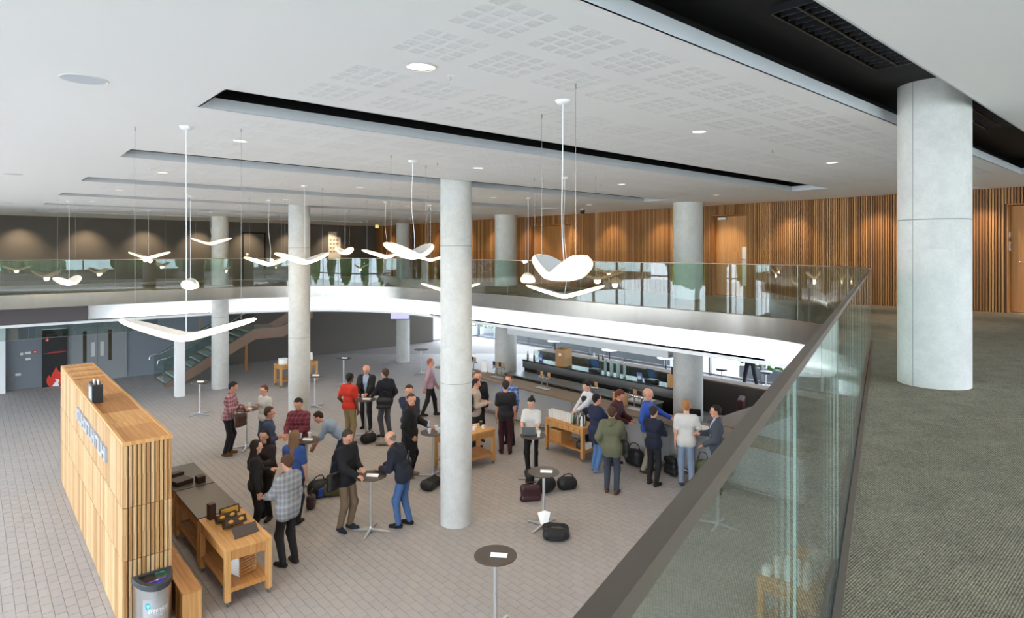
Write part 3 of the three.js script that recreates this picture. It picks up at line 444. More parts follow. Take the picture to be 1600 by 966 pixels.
{ // recycling bin, D-shaped, with a sloped top
  const b = thing('recycling_bin', 'steel half-round recycling bin with a colourful sloped top at the end of the reception block', 'bin', P(1.82, 0, 9.33)); const W = 0.215, D = 0.44, H = 0.74;
  const out = (k, e = 0) => { const p = [[-W * k - e, 0]]; for (let i = 0; i <= 24; i++) { const a = Math.PI * i / 24; p.push([-Math.cos(a) * (W * k + e), -Math.sin(a) * (D * k + e)]); } p.push([W * k + e, 0]); return p; };
  const body = prism(out(1), 0.02, H - 0.06); { const p = body.attributes.position, n = body.attributes.normal; } mesh('steel_body', body, phys({ color: hex('#c9cacb'), metalness: 1, roughness: 0.3 }), b);
  mesh('plinth', prism(out(0.97), 0, 0.02), M.rubber, b);
  const rim = new THREE.Shape(out(1, 0.012).map(([x, y]) => new THREE.Vector2(x, y))); rim.holes.push(new THREE.Path(out(0.8).map(([x, y]) => new THREE.Vector2(x, y - 0.03)).reverse())); const rg = new THREE.ExtrudeGeometry(rim, { depth: 0.06, bevelEnabled: true, bevelSize: 0.006, bevelThickness: 0.006, bevelSegments: 2 }); rg.rotateX(-Math.PI / 2); rg.translate(0, H - 0.06, 0); mesh('top_rim', rg, mat({ color: hex('#35383b'), roughness: 0.5 }), b);
  const cvs = document.createElement('canvas'); cvs.width = 256; cvs.height = 256; const c = cvs.getContext('2d'); c.fillStyle = '#1f2a2a'; c.fillRect(0, 0, 256, 256); c.fillStyle = '#173c34'; c.fillRect(140, 20, 100, 100); c.fillStyle = '#3fc0b4'; for (let i = 0; i < 5; i++) { c.beginPath(); c.arc(150 + i * 20, 28, i === 2 ? 12 : 6, 0, 7); c.fill(); } c.fillStyle = '#2f8f55'; c.fillRect(140, 104, 100, 10); c.fillStyle = '#7d43b8'; c.beginPath(); c.moveTo(20, 150); c.lineTo(240, 118); c.lineTo(240, 136); c.lineTo(20, 172); c.fill(); c.fillStyle = '#d9a8f0'; c.beginPath(); c.arc(140, 142, 12, 0, 7); c.fill(); c.fillStyle = '#1d3fd0'; c.beginPath(); c.moveTo(60, 190); c.lineTo(240, 150); c.lineTo(220, 200); c.lineTo(110, 225); c.fill(); c.fillStyle = '#101315'; c.fillRect(24, 50, 96, 84);
  const t = new THREE.CanvasTexture(cvs); t.colorSpace = THREE.SRGBColorSpace; const lid = flatShape(out(0.81).map(([x, y]) => [x, y - 0.03]), H - 0.015); { const p = lid.attributes.position, uv = lid.attributes.uv; for (let i = 0; i < p.count; i++) uv.setXY(i, (p.getX(i) + W) / (2 * W), 1 - p.getZ(i) / (D)); } mesh('lid_graphic', lid, mat({ map: t, roughness: 0.3 }), b);
  mesh('inlet_divider', boxG(0.012, 0.03, 0.17, 0.0, H - 0.03, 0.1), M.dullmetal, b); mesh('inlet', merge([boxG(0.13, 0.012, 0.012, -0.09, H - 0.035, 0.04), boxG(0.13, 0.012, 0.012, -0.09, H - 0.035, 0.19)]), M.blackplastic, b);
  const cv2 = document.createElement('canvas'); cv2.width = 512; cv2.height = 256; const d = cv2.getContext('2d'); d.fillStyle = '#bfc1c3'; d.fillRect(0, 0, 512, 256); d.fillStyle = '#49b8c4'; d.beginPath(); d.arc(90, 90, 50, 0, 7); d.fill(); d.fillStyle = '#9fdfe4'; d.beginPath(); d.moveTo(60, 70); d.lineTo(130, 60); d.lineTo(90, 130); d.fill(); d.fillStyle = '#ffffff'; d.font = 'italic bold 82px sans-serif'; d.fillText('greenstar', 90, 165); d.fillRect(190, 185, 290, 5); d.font = 'italic 30px sans-serif'; d.fillText('recycling', 230, 222);
  const t2 = new THREE.CanvasTexture(cv2); t2.colorSpace = THREE.SRGBColorSpace; const pos = [], uv = [], idx = []; const n = 16; for (let i = 0; i <= n; i++) { const a = Math.PI * (0.24 + 0.46 * i / n), x = -Math.cos(a) * (W + 0.0015), z = Math.sin(a) * (D + 0.0015); pos.push(x, 0.32, z, x, 0.56, z); uv.push(i / n, 0, i / n, 1); } for (let i = 0; i < n; i++) { const q = 2 * i; idx.push(q, q + 2, q + 1, q + 1, q + 2, q + 3); } const lg = new THREE.BufferGeometry(); lg.setAttribute('position', new THREE.Float32BufferAttribute(pos, 3)); lg.setAttribute('uv', new THREE.Float32BufferAttribute(uv, 2)); lg.setIndex(idx); lg.computeVertexNormals(); mesh('lettering', lg, mat({ map: t2, roughness: 0.3, metalness: 0.6 }), b);
}
// ---------- tall round tables ----------
const tableG = (() => { const top = lathe([[0, 0.978], [0.27, 0.978], [0.282, 0.984], [0.284, 0.994], [0.28, 1.0], [0, 1.0]], 48), pole = cylG(0.026, 0.026, 0.94, 20, 0, 0.04, 0), plate = cylG(0.1, 0.1, 0.012, 24, 0, 0.966, 0), hub = lathe([[0, 0.1], [0.03, 0.1], [0.038, 0.03], [0.04, 0.012], [0, 0.012]], 20); const leg = new THREE.BufferGeometry(); { const s = new THREE.Shape([[0.02, 0.03], [0.34, 0.008], [0.345, 0.018], [0.03, 0.062]].map(([x, y]) => new THREE.Vector2(x, y))), g = new THREE.ExtrudeGeometry(s, { depth: 0.03, bevelEnabled: true, bevelSize: 0.004, bevelThickness: 0.004, bevelSegments: 1 }); g.translate(0, 0, -0.015); leg.copy(g); } const foot = cylG(0.014, 0.014, 0.008, 10, 0.325, 0, 0); return { top, pole, plate, hub, leg, foot }; })();
function highTable(u, v, turn, label) {
  const t = thing('high_table', label, 'table', P(u, 0, v), turn, 'tall round bar tables'); mesh('table_top', tableG.top, M.tabletop, t); mesh('pole', tableG.pole, M.satinsteel, t); mesh('fixing_plate', tableG.plate, M.dullmetal, t); mesh('hub', tableG.hub, M.satinsteel, t);
  for (let i = 0; i < 4; i++) { const l = mesh('leg', tableG.leg, M.satinsteel, t); l.rotation.y = i * Math.PI / 2; mesh('foot', tableG.foot, M.rubber, l); } return t;
}
M.satinsteel = mat({ color: hex('#d8dadd'), metalness: 0.85, roughness: 0.32 });
function card(u, v, y, turn, label, w = 0.2, d = 0.09) { const c = thing('folded_menu_card', label, 'card', P(u, y, v), turn, 'white cards on the tall tables'); const h = 0.035, g = (s) => { const b = boxG(w, 0.003, Math.hypot(d / 2, h), 0, 0, 0); b.rotateX(s * Math.atan2(h, d / 2)); b.translate(0, h / 2 + 0.003, s * d / 4); return b; }; mesh('front_leaf', g(1), M.paper, c); mesh('back_leaf', g(-1), M.paper, c); return c; }
const cupG = lathe([[0, 0], [0.028, 0], [0.04, 0.1], [0.042, 0.105], [0.037, 0.105], [0.034, 0.085], [0, 0.085]], 20), coffeeG = lathe([[0, 0.087], [0.035, 0.087]], 18), mugG = lathe([[0, 0], [0.036, 0], [0.04, 0.02], [0.041, 0.09], [0.037, 0.09], [0.036, 0.01], [0, 0.01]], 20);
function cup(u, v, y, label, group) { const c = thing('paper_cup', label, 'cup', P(u, y, v), 0, group); mesh('cup_wall', cupG, M.paper, c); mesh('coffee', coffeeG, mat9, c); return c; }
const mat9 = mat({ color: hex('#4a2f1c'), roughness: 0.3 });
const TB = [[5.3, 20.53, 0.4, 'tall round table by the white totem, left of the stair column', 1], [5.29, 16.24, 1.0, 'tall round table between the check-shirted man and the white T-shirt', 1], [5.38, 12.75, 0.2, 'tall round table in front of the man in the red check shirt', 1], [5.38, 9.95, 0.75, 'tall round table shared by the two men looking at papers', 1], [10.52, 21.52, 0.2, 'empty tall round table far back on the grey floor, right of the oak trolley', 1], [8.36, 19.14, 0.2, 'tall round table half hidden behind the column, next to the oak trolley', 1], [8.05, 15.17, 0.3, 'tall round table between the red T-shirt and the dark blazer', 1], [7.72, 11.43, 0.6, 'tall round table left of the middle column with drinks on it', 0], [13.86, 21.4, 0.1, 'farthest tall round table, before the bar end', 0], [9.22, 9.8, 0.5, 'tall round table with a laptop in front of the woman in white', 0], [7.84, 8.05, 0.2, 'tall round table with black bags at its foot', 1], [5.21, 6.26, 0.4, 'nearest tall round table at the bottom edge of the picture', 1], [10.24, 5.97, 0.2, 'tall round table mostly hidden under the handrail', 0]];
TB.forEach(([u, v, t, l, c]) => { highTable(u, v, t, l); if (c) card(u + 0.02, v - 0.05, 1.0, -0.85, 'white folded card on the ' + l.split(',')[0].replace(' with black bags at its foot', ' above the black bags').replace(' in front of the man in the red check shirt', ' of the red check shirt'), 0.22, 0.1); });
[[5.2, 16.33, 'paper coffee cup on the table by the check-shirted man'], [5.42, 16.4, 'second paper coffee cup on the table by the white T-shirt'], [5.5, 12.85, 'paper coffee cup at the right of the red check shirt table'], [5.32, 12.92, 'tall paper cup right in front of the red check shirt'], [8.05, 15.32, 'paper cup between the bald man and the dark blazer'], [7.6, 11.4, 'left paper cup on the drinks table by the middle column'], [7.78, 11.3, 'front paper cup on the drinks table by the middle column'], [7.85, 11.5, 'right paper cup on the drinks table by the middle column'], [9.3, 9.7, 'paper cup nearest the camera on the laptop table'], [9.38, 9.85, 'paper cup right of the laptop'], [9.22, 9.62, 'paper cup left of the laptop on the table edge']].forEach(([u, v, l]) => cup(u, v, 1.0, l));
{ const b = thing('water_bottle', 'clear bottle with blue label among the cups by the middle column', 'bottle', P(7.68, 1.0, 11.55)); mesh('bottle_body', lathe([[0, 0], [0.034, 0], [0.035, 0.14], [0.014, 0.19], [0.013, 0.21], [0, 0.21]], 18), mat({ color: hex('#b8c6d4'), roughness: 0.15 }), b); mesh('label_band', lathe([[0.0355, 0.05], [0.0355, 0.1]], 18), mat({ color: hex('#3a5c9c') }), b); mesh('cap', cylG(0.014, 0.014, 0.015, 12, 0, 0.21, 0), M.satinwhite, b); }
{ const l = thing('laptop', 'open grey laptop on the tall table before the woman in white', 'laptop', P(9.2, 1.0, 9.92), -0.75); mesh('keyboard_base', rboxG(0.3, 0.014, 0.21, 0, 0.007, 0, 0.006), M.dullmetal, l); const s = rboxG(0.3, 0.2, 0.008, 0, 0.1, 0, 0.004); s.rotateX(0.3); s.translate(0, 0.01, 0.12); mesh('screen_lid', s, mat({ color: hex('#75787c'), roughness: 0.4 }), l); }
// ---------- oak trolleys on castors ----------
const castorG = merge([(() => { const g = new THREE.CylinderGeometry(0.035, 0.035, 0.022, 16); g.rotateZ(Math.PI / 2); g.translate(0, 0.035, 0); return g; })(), boxG(0.034, 0.035, 0.04, 0, 0.06, 0.005)]);
function trolley(u0, u1, v0, v1, label, { top = M.oak, drawers = 0, side = 'v', H = 0.82, shelf = true } = {}) {
  const t = thing('oak_trolley', label, 'trolley', P((u0 + u1) / 2, 0, (v0 + v1) / 2)), w = u1 - u0, d = v1 - v0, lx = w / 2 - 0.045, lz = d / 2 - 0.045;
  mesh('top', rboxG(w, 0.04, d, 0, H - 0.02, 0, 0.006), top, t);
  for (const a of [-1, 1]) for (const b of [-1, 1]) { const l = mesh('leg', rboxG(0.08, H - 0.04 - 0.075, 0.08, a * lx, (H - 0.04 + 0.075) / 2, b * lz, 0.004), M.oak, t); mesh('castor', castorG, M.dullmetal, l).position.set(a * lx, 0, b * lz); }
  mesh('apron', merge([boxG(w - 0.17, 0.13, 0.022, 0, H - 0.105, lz + 0.02), boxG(w - 0.17, 0.13, 0.022, 0, H - 0.105, -lz - 0.02), boxG(0.022, 0.13, d - 0.17, lx + 0.02, H - 0.105, 0), boxG(0.022, 0.13, d - 0.17, -lx - 0.02, H - 0.105, 0)]), M.oakLight, t);
  if (shelf) mesh('shelf', merge([boxG(w - 0.06, 0.03, d - 0.06, 0, 0.25, 0), boxG(w - 0.17, 0.06, 0.02, 0, 0.23, lz + 0.02), boxG(w - 0.17, 0.06, 0.02, 0, 0.23, -lz - 0.02)]), M.oakLight, t);
  for (let i = 0; i < drawers; i++) { const p = (d - 0.2) / drawers, z = -d / 2 + 0.1 + p * (i + 0.5), q = mesh('drawer', boxG(0.018, 0.11, p - 0.02, -lx - 0.036, H - 0.105, z), M.oak, t); mesh('knob', new THREE.SphereGeometry(0.015, 10, 8).translate(-lx - 0.055, H - 0.105, z), M.oakDark, q); }
  return t;
}
trolley(2.68, 3.34, 9.12, 10.46, 'oak trolley table with brown gift boxes, nearest the camera');
trolley(2.68, 3.34, 10.5, 11.93, 'dark topped trolley between the gift boxes and the reception block', { top: M.worktop });
trolley(2.68, 3.34, 11.97, 13.35, 'dark topped trolley farthest along the reception block', { top: M.worktop });
trolley(8.0, 9.33, 11.2, 11.86, 'oak trolley table right behind the middle column');
trolley(10.88, 11.44, 9.85, 11.15, 'oak trolley with drawers and rows of white cups in front of the bar', { drawers: 3 });
trolley(8.55, 10.0, 22.6, 23.25, 'oak trolley far back beside the column, with a white drum on it');
trolley(7.62, 8.9, 3.15, 3.9, 'oak trolley with stacked white cups seen through the near glass');
// brown gift boxes and tilted signs
const choc = mat({ color: hex('#3a2620'), roughness: 0.5 }), gold = mat({ color: hex('#d9a23c'), roughness: 0.3, metalness: 0.6 }), slate = mat({ color: hex('#4b3f3c'), roughness: 0.6 });
function giftBox(u, v, y, w, h, d, turn, tilt, label, trims) { const b = thing('gift_box', label, 'box', P(u, y, v), turn, 'brown gift boxes on the trolleys'); const g = rboxG(w, h, d, 0, 0, 0, 0.006); g.rotateX(tilt); g.translate(0, h / 2 * Math.cos(tilt) + d / 2 * Math.abs(Math.sin(tilt)) + 0.001, 0); mesh('box_body', g, choc, b); if (trims) for (let i = 0; i < trims; i++) { const s = new THREE.SphereGeometry(0.03, 12, 8); s.scale(1.4, 0.9, 0.45); s.rotateX(tilt); s.translate((i - (trims - 1) / 2) * w * 0.5, h / 2 * Math.cos(tilt) + d / 2 * Math.abs(Math.sin(tilt)) + d / 2 * Math.sin(-tilt), d / 2 * Math.cos(tilt)); mesh('gold_bow', s, gold, b); } return b; }
giftBox(2.84, 10.35, 0.82, 0.1, 0.24, 0.1, 0.2, 0, 'upright dark brown gift box standing tallest on the near trolley');
giftBox(2.98, 10.1, 0.82, 0.3, 0.1, 0.12, 0.15, -0.5, 'dark tilted gift box with two gold bows, behind the front one', 2);
giftBox(3.02, 9.83, 0.82, 0.32, 0.11, 0.14, 0.15, -0.5, 'dark tilted gift box with two gold bows, front one', 2);
giftBox(2.86, 12.3, 0.82, 0.3, 0.08, 0.3, 0.3, 0, 'wide low brown gift box on the far dark trolley');
giftBox(3.14, 12.12, 0.82, 0.14, 0.12, 0.14, 0.1, 0, 'small cube brown gift box on the far dark trolley');
giftBox(2.85, 12.65, 0.82, 0.26, 0.1, 0.14, 0.2, 0, 'brown gift box at the back of the far dark trolley');
{ const s = thing('gold_print_sign', 'dark sign with a gold picture behind the gift boxes', 'sign', P(3.1, 0.82, 10.32), 0.15); const g = boxG(0.32, 0.13, 0.012); g.rotateX(-0.3); g.translate(0, 0.07, 0); mesh('sign_board', g, choc, s); const q = boxG(0.27, 0.09, 0.004); q.rotateX(-0.3); q.translate(0, 0.072, 0.0085); mesh('gold_print', q, gold, s); }
{ const s = thing('slate_sign', 'dark tilted slate sign at the front edge of the near trolley', 'sign', P(3.06, 0.82, 9.45), 0.15); const g = boxG(0.36, 0.16, 0.014); g.rotateX(-0.75); g.translate(0, 0.066, 0); mesh('slate_plate', g, slate, s); mesh('prop', boxG(0.06, 0.08, 0.02, 0, 0.041, -0.05), choc, s); }
{ const s = thing('slatted_crate', 'white slatted crate on the lower shelf of the near trolley', 'crate', P(3.05, 0.265, 9.5), 0.3); for (let i = 0; i < 6; i++) mesh('crate_slat', boxG(0.28, 0.03, 0.012, 0, 0.03 + i * 0.042, 0.1), M.oakLight, s); for (const x of [-0.13, 0.13]) mesh('crate_side', boxG(0.02, 0.26, 0.2, x, 0.13, 0), M.paper, s); mesh('crate_base', boxG(0.26, 0.012, 0.2, 0, 0.006, 0), M.oakLight, s); }
// drinks trolley: rows of white cups, bottles
const cupStack = (n) => { const g = []; for (let i = 0; i < n; i++) g.push(lathe([[0, 0.004], [0.034, 0], [0.036, 0.005], [0.041, 0.085], [0.038, 0.085], [0.034, 0.02]], 16).translate(0, i * 0.022, 0)); return merge(g); };
const stackG = cupStack(6), stackTall = cupStack(9);
for (let i = 0; i < 9; i++) for (let k = 0; k < 2; k++) { const s = thing('cup_stack', k ? 'stack of white cups in the back row on the drawer trolley' : 'stack of white cups in the front row on the drawer trolley', 'cups', P(11.0 + k * 0.1, 0.82, 11.08 - i * 0.088), 0, k ? 'back row of cup stacks' : 'front row of cup stacks'); mesh('nested_cups', stackG, M.ceramic, s); }
const bottleG = lathe([[0, 0], [0.034, 0], [0.036, 0.01], [0.036, 0.15], [0.014, 0.21], [0.013, 0.27], [0, 0.27]], 16);
for (let i = 0; i < 8; i++) { const b = thing('bottle', 'bottle standing among the cups at the right end of the drawer trolley', 'bottle', P(10.98 + (i % 3) * 0.11, 0.82, 10.22 - Math.floor(i / 3) * 0.12), i, 'bottles on the drawer trolley'); mesh('bottle_glass', bottleG, [M.bottle, M.worktop, M.ceramic, M.dullmetal][i % 4], b); mesh('neck_cap', cylG(0.0145, 0.0145, 0.025, 12, 0, 0.25, 0), M.blackplastic, b); }
{ const c = thing('oak_crate', 'small oak drawer crate on the lower shelf of the drawer trolley', 'crate', P(11.15, 0.265, 10.85)); mesh('crate_body', rboxG(0.4, 0.3, 0.42, 0, 0.15, 0, 0.008), M.oak, c); mesh('crate_front', boxG(0.012, 0.12, 0.36, -0.205, 0.2, 0), M.oakLight, c); mesh('crate_front', boxG(0.012, 0.12, 0.36, -0.205, 0.07, 0), M.oakLight, c); }
{ const c = thing('kettle', 'black kettle on the lower shelf of the drawer trolley', 'kettle', P(11.05, 0.265, 10.1)); mesh('body', lathe([[0, 0], [0.09, 0], [0.1, 0.04], [0.085, 0.14], [0.04, 0.19], [0, 0.2]], 24), M.blackplastic, c); mesh('handle', new THREE.TorusGeometry(0.07, 0.01, 8, 20, Math.PI).translate(0, 0.17, 0), M.dullmetal, c); }
{ const c = thing('white_carton', 'white carton next to the kettle on the trolley shelf', 'box', P(11.15, 0.265, 9.94)); mesh('carton_body', rboxG(0.2, 0.14, 0.1, 0, 0.07, 0, 0.006), M.paper, c); mesh('carton_flap', boxG(0.19, 0.006, 0.05, 0, 0.143, 0.02), M.ceramic, c); }
// cups seen through the near glass
[[7.78, 3.7], [7.79, 3.58], [7.78, 3.45], [7.9, 3.62], [7.9, 3.5], [7.9, 3.36], [7.77, 3.33]].forEach(([u, v], i) => { const s = thing('cup_stack', 'tall stack of white cups on the trolley behind the near glass', 'cups', P(u, 0.82, v), 0, 'cup stacks behind the near glass'); mesh('nested_cups', stackTall, M.ceramic, s); });
{ const b = thing('napkin_box', 'white napkin box at the left corner of the trolley behind the near glass', 'box', P(7.76, 0.82, 3.82), 0.1); mesh('box_body', rboxG(0.13, 0.1, 0.1, 0, 0.05, 0, 0.008), M.paper, b); mesh('napkins', boxG(0.1, 0.015, 0.08, 0, 0.107, 0), M.ceramic, b); }
{ const b = thing('white_drum', 'white round drum behind the cup stacks, seen through the near glass', 'drum', P(8.42, 0.82, 3.4)); mesh('drum_body', lathe([[0, 0], [0.13, 0], [0.135, 0.01], [0.135, 0.2], [0, 0.2]], 32), M.ceramic, b); mesh('drum_lid', lathe([[0, 0.215], [0.1, 0.212], [0.138, 0.205], [0.138, 0.195]], 32), M.paper, b); }
for (let i = 0; i < 4; i++) { const b = thing('clear_bottle', 'clear glass bottle between the cups and the drum behind the near glass', 'bottle', P(8.1 + (i % 2) * 0.09, 0.82, 3.35 + Math.floor(i / 2) * 0.1), 0, 'clear bottles behind the near glass'); mesh('bottle_glass', bottleG, mat({ color: hex('#a9b4b4'), roughness: 0.15 }), b); mesh('neck_cap', cylG(0.0145, 0.0145, 0.02, 12, 0, 0.255, 0), M.ceramic, b); }
{ const b = thing('white_drum', 'white round drum on the far oak trolley beside the column', 'drum', P(8.75, 0.82, 22.85)); mesh('drum_body', lathe([[0, 0], [0.16, 0], [0.165, 0.01], [0.165, 0.2], [0, 0.2]], 32), M.ceramic, b); mesh('drum_lid', lathe([[0, 0.215], [0.12, 0.212], [0.168, 0.205], [0.168, 0.195]], 32), M.paper, b); }
{ const b = thing('white_urn', 'white urn on the far oak trolley, right of the column', 'urn', P(9.82, 0.82, 22.9)); mesh('urn_body', lathe([[0, 0], [0.08, 0], [0.09, 0.05], [0.08, 0.3], [0, 0.32]], 24), M.ceramic, b); mesh('tap', bar(new THREE.Vector3(0, 0.05, 0.08), new THREE.Vector3(0, 0.05, 0.13), 0.01), M.chrome, b); }
[[8.85, 11.42, 'mug'], [9.0, 11.55, 'mug'], [9.1, 11.38, 'mug']].forEach(([u, v], i) => { const c = thing('white_mug', ['left white mug on the oak trolley behind the middle column', 'back white mug on the oak trolley behind the middle column', 'right white mug on the oak trolley behind the middle column'][i], 'mug', P(u, 0.82, v), i); mesh('mug_wall', mugG, M.ceramic, c); mesh('mug_handle', new THREE.TorusGeometry(0.024, 0.006, 6, 14, Math.PI).rotateZ(-Math.PI / 2).translate(0.04, 0.045, 0), M.ceramic, c); });
{ const b = thing('jam_jar', 'small dark jar at the right end of the oak trolley behind the middle column', 'jar', P(9.2, 0.82, 11.6)); mesh('jar_body', lathe([[0, 0], [0.035, 0], [0.037, 0.01], [0.037, 0.08], [0.03, 0.1], [0, 0.1]], 18), M.bottle, b); mesh('jar_lid', cylG(0.032, 0.032, 0.018, 18, 0, 0.1, 0), gold, b); }
// ---------- bar ----------
{
  const b = thing('bar_counter', 'long pale-fronted bar counter with a brown top', 'bar', P(12.05, 0, 5.2)); const L = 12.2;
  for (let i = 0; i < 8; i++) mesh('front_panel', uvBox(0, 0.03, 0.14, 1.05, i * L / 8 + 0.003, (i + 1) * L / 8 - 0.003), M.barfront, b);
  mesh('kickboard', uvBox(0.05, 0.08, 0, 0.14, 0, L), M.dullmetal, b); mesh('counter_top', rboxG(0.75, 0.05, L + 0.1, 0.17, 1.075, -L / 2, 0.008), M.bartop, b);
  mesh('end_panel', uvBox(0.03, 0.5, 0, 1.05, L - 0.03, L), M.barfront, b); mesh('back_shelf', merge([uvBox(0.08, 0.5, 0.5, 0.53, 0, L), uvBox(0.08, 0.5, 0.12, 0.15, 0, L)]), M.worktop, b); mesh('foot_rail', tube([P(-0.12, 0.15, 0.2), P(-0.12, 0.15, L / 2), P(-0.12, 0.15, L - 0.2)], 0.018, 20, 8), M.chrome, b);
  const r = thing('bar_return', 'brown topped return of the bar at its right end', 'bar', P(12.75, 0, 6.7)); mesh('counter_top', rboxG(2.3, 0.05, 1.0, 1.12, 1.075, -0.5, 0.008), M.bartop, r); mesh('front_panel', uvBox(0.05, 2.2, 0, 1.05, 0.05, 0.08), M.barfront, r); mesh('rear_panel', uvBox(0.05, 2.2, 0, 1.05, 0.92, 0.95), M.worktop, r);
  const w = thing('bar_worktop', 'stainless worktop behind the bar', 'worktop', P(13.5, 0, 9.9)); mesh('steel_top', rboxG(0.7, 0.04, 5.9, 0.35, 0.9, -2.95, 0.006), M.dullmetal, w); mesh('cabinet', uvBox(0.04, 0.68, 0, 0.88, 0.03, 5.87), M.blackplastic, w); for (let i = 0; i < 7; i++) { const d = mesh('fridge_door', uvBox(0.0, 0.035, 0.12, 0.84, 0.06 + i * 0.83, 0.06 + i * 0.83 + 0.79), M.worktop, w); mesh('handle', uvBox(-0.025, -0.005, 0.76, 0.79, 0.15 + i * 0.83, 0.75 + i * 0.83), M.chrome, d); }
  const k = thing('back_bar', 'dark edged back bar shelf running between the two stout columns', 'bar', P(14.62, 0, 9.6)); mesh('shelf_top', rboxG(0.55, 0.05, 6.5, 0.27, 1.18, -3.25, 0.006), mat({ color: hex('#33383a'), roughness: 0.25 }), k); mesh('splash_back', uvBox(0.02, 0.04, 0.92, 1.15, 0, 6.5), M.dullmetal, k); mesh('carcass', uvBox(0.06, 0.52, 0, 1.15, 0.05, 6.45), M.blackplastic, k); mesh('glass_upstand', uvBox(0.52, 0.535, 1.205, 1.5, 0.05, 6.45), M.glass, k);
  const led = thing('window_ledge', 'beige ledge counter behind the back bar facing the windows', 'counter', P(17.2, 0, 6)); mesh('ledge_top', rboxG(0.5, 0.05, 12, 0.25, 1.0, -6, 0.008), M.bartop, led); mesh('ledge_front', uvBox(0.06, 0.44, 0, 0.975, 0.03, 11.97), M.worktop, led);
  const pel = thing('white_pelmet', 'white boxed pelmet hung over the bar between the stout columns', 'pelmet', P(13.9, 2.16, 9.56)); mesh('front_face', uvBox(0, 0.03, 0, 0.53, 0, 6.5), M.white, pel); mesh('under_face', uvBox(0.03, 0.3, 0, 0.03, 0, 6.5), M.white, pel); mesh('rear_face', uvBox(0.3, 0.33, 0, 0.53, 0, 6.5), M.white, pel);
}
function taps(u, v, label) { const t = thing('beer_tap_font', label, 'beer taps', P(u, 1.1, v), 0); mesh('legs', merge([bar(new THREE.Vector3(0, 0, -0.11), new THREE.Vector3(0, 0.3, -0.11), 0.02, 12), bar(new THREE.Vector3(0, 0, 0.11), new THREE.Vector3(0, 0.3, 0.11), 0.02, 12)]), M.chrome, t); mesh('cross_bar', bar(new THREE.Vector3(0, 0.31, -0.26), new THREE.Vector3(0, 0.31, 0.26), 0.035, 16), M.chrome, t); for (let i = 0; i < 4; i++) { const z = -0.21 + i * 0.14, c = mesh('badge', rboxG(0.035, 0.13, 0.1, -0.03, 0.42, z, 0.012), i % 2 ? M.card : M.blackplastic, t); mesh('tap_handle', merge([bar(new THREE.Vector3(-0.02, 0.3, z), new THREE.Vector3(-0.09, 0.26, z), 0.012, 10), bar(new THREE.Vector3(-0.06, 0.29, z), new THREE.Vector3(-0.08, 0.4, z), 0.01, 8)]), M.chrome, c); } mesh('drip_tray', rboxG(0.2, 0.015, 0.5, -0.06, 0.008, 0, 0.004), M.dullmetal, t); }
taps(12.3, 16.0, 'black and gold beer tap cluster at the left end of the bar');
taps(12.3, 14.6, 'chrome beer taps in front of the left stout column');
taps(12.3, 12.6, 'dark beer tap cluster in the middle of the bar');
taps(12.35, 10.9, 'chrome beer taps beside the waitress with the apron');
taps(12.4, 9.4, 'dark beer taps behind the maroon jacket');
// things on the back bar
function paperBag(u, v, y, s, label, m = M.card) { const b = thing('paper_bag', label, 'bag', P(u, y, v), 0.25); const w = 0.36 * s, h = 0.42 * s, d = 0.26 * s; mesh('bag_body', merge([boxG(w, h, 0.006, 0, h / 2, d / 2), boxG(w, h, 0.006, 0, h / 2, -d / 2), boxG(0.006, h, d, w / 2, h / 2, 0), boxG(0.006, h, d, -w / 2, h / 2, 0), boxG(w, 0.006, d, 0, 0.003, 0)]), m, b); const f = boxG(w, 0.09, 0.005); f.rotateX(0.9); f.translate(0, h + 0.025, d / 2 + 0.03); mesh('open_flap', f, m, b); mesh('label_print', boxG(0.006, 0.09, 0.1, -w / 2 - 0.003, h * 0.7, 0), M.paper, b); return b; }
paperBag(14.85, 14.3, 1.205, 1.35, 'tall brown paper bag standing on the back bar');
{ const c = thing('oak_box', 'oak box with menus at the right end of the back bar', 'box', P(14.85, 1.205, 9.95)); mesh('box_body', rboxG(0.36, 0.36, 0.34, 0, 0.18, 0, 0.008), M.oak, c); for (let i = 0; i < 4; i++) { const g = boxG(0.02, 0.34, 0.08, -0.1 + i * 0.06, 0.4, -0.05 + i * 0.03); mesh('menu', g, i % 2 ? M.paper : M.blackplastic, c); } }
{ const c = thing('oak_box', 'small oak box on the bar between the waitress and the maroon jacket', 'box', P(12.45, 1.1, 10.0)); mesh('box_body', rboxG(0.24, 0.28, 0.3, 0, 0.14, 0, 0.008), M.oak, c); mesh('box_lid', rboxG(0.25, 0.02, 0.31, 0, 0.29, 0, 0.005), M.oakLight, c); }
function till(u, v, label, turn) { const t = thing('till', label, 'till', P(u, 1.205, v), turn); mesh('till_base', rboxG(0.28, 0.1, 0.34, 0, 0.05, 0, 0.02), M.blackplastic, t); const s = rboxG(0.03, 0.28, 0.36, 0, 0, 0, 0.012); s.rotateZ(0.35); s.translate(0, 0.26, 0); mesh('monitor', s, M.blackplastic, t); const q = boxG(0.004, 0.22, 0.3); q.rotateZ(0.35); q.translate(-0.018, 0.267, 0); mesh('screen', q, mat({ color: hex('#31506d'), roughness: 0.15, emissive: hex('#24384d'), emissiveIntensity: 0.5 }), t); }
till(14.82, 12.9, 'dark till in the middle of the back bar', 0.1); till(14.82, 10.75, 'till with a blue screen towards the right of the back bar', -0.2);
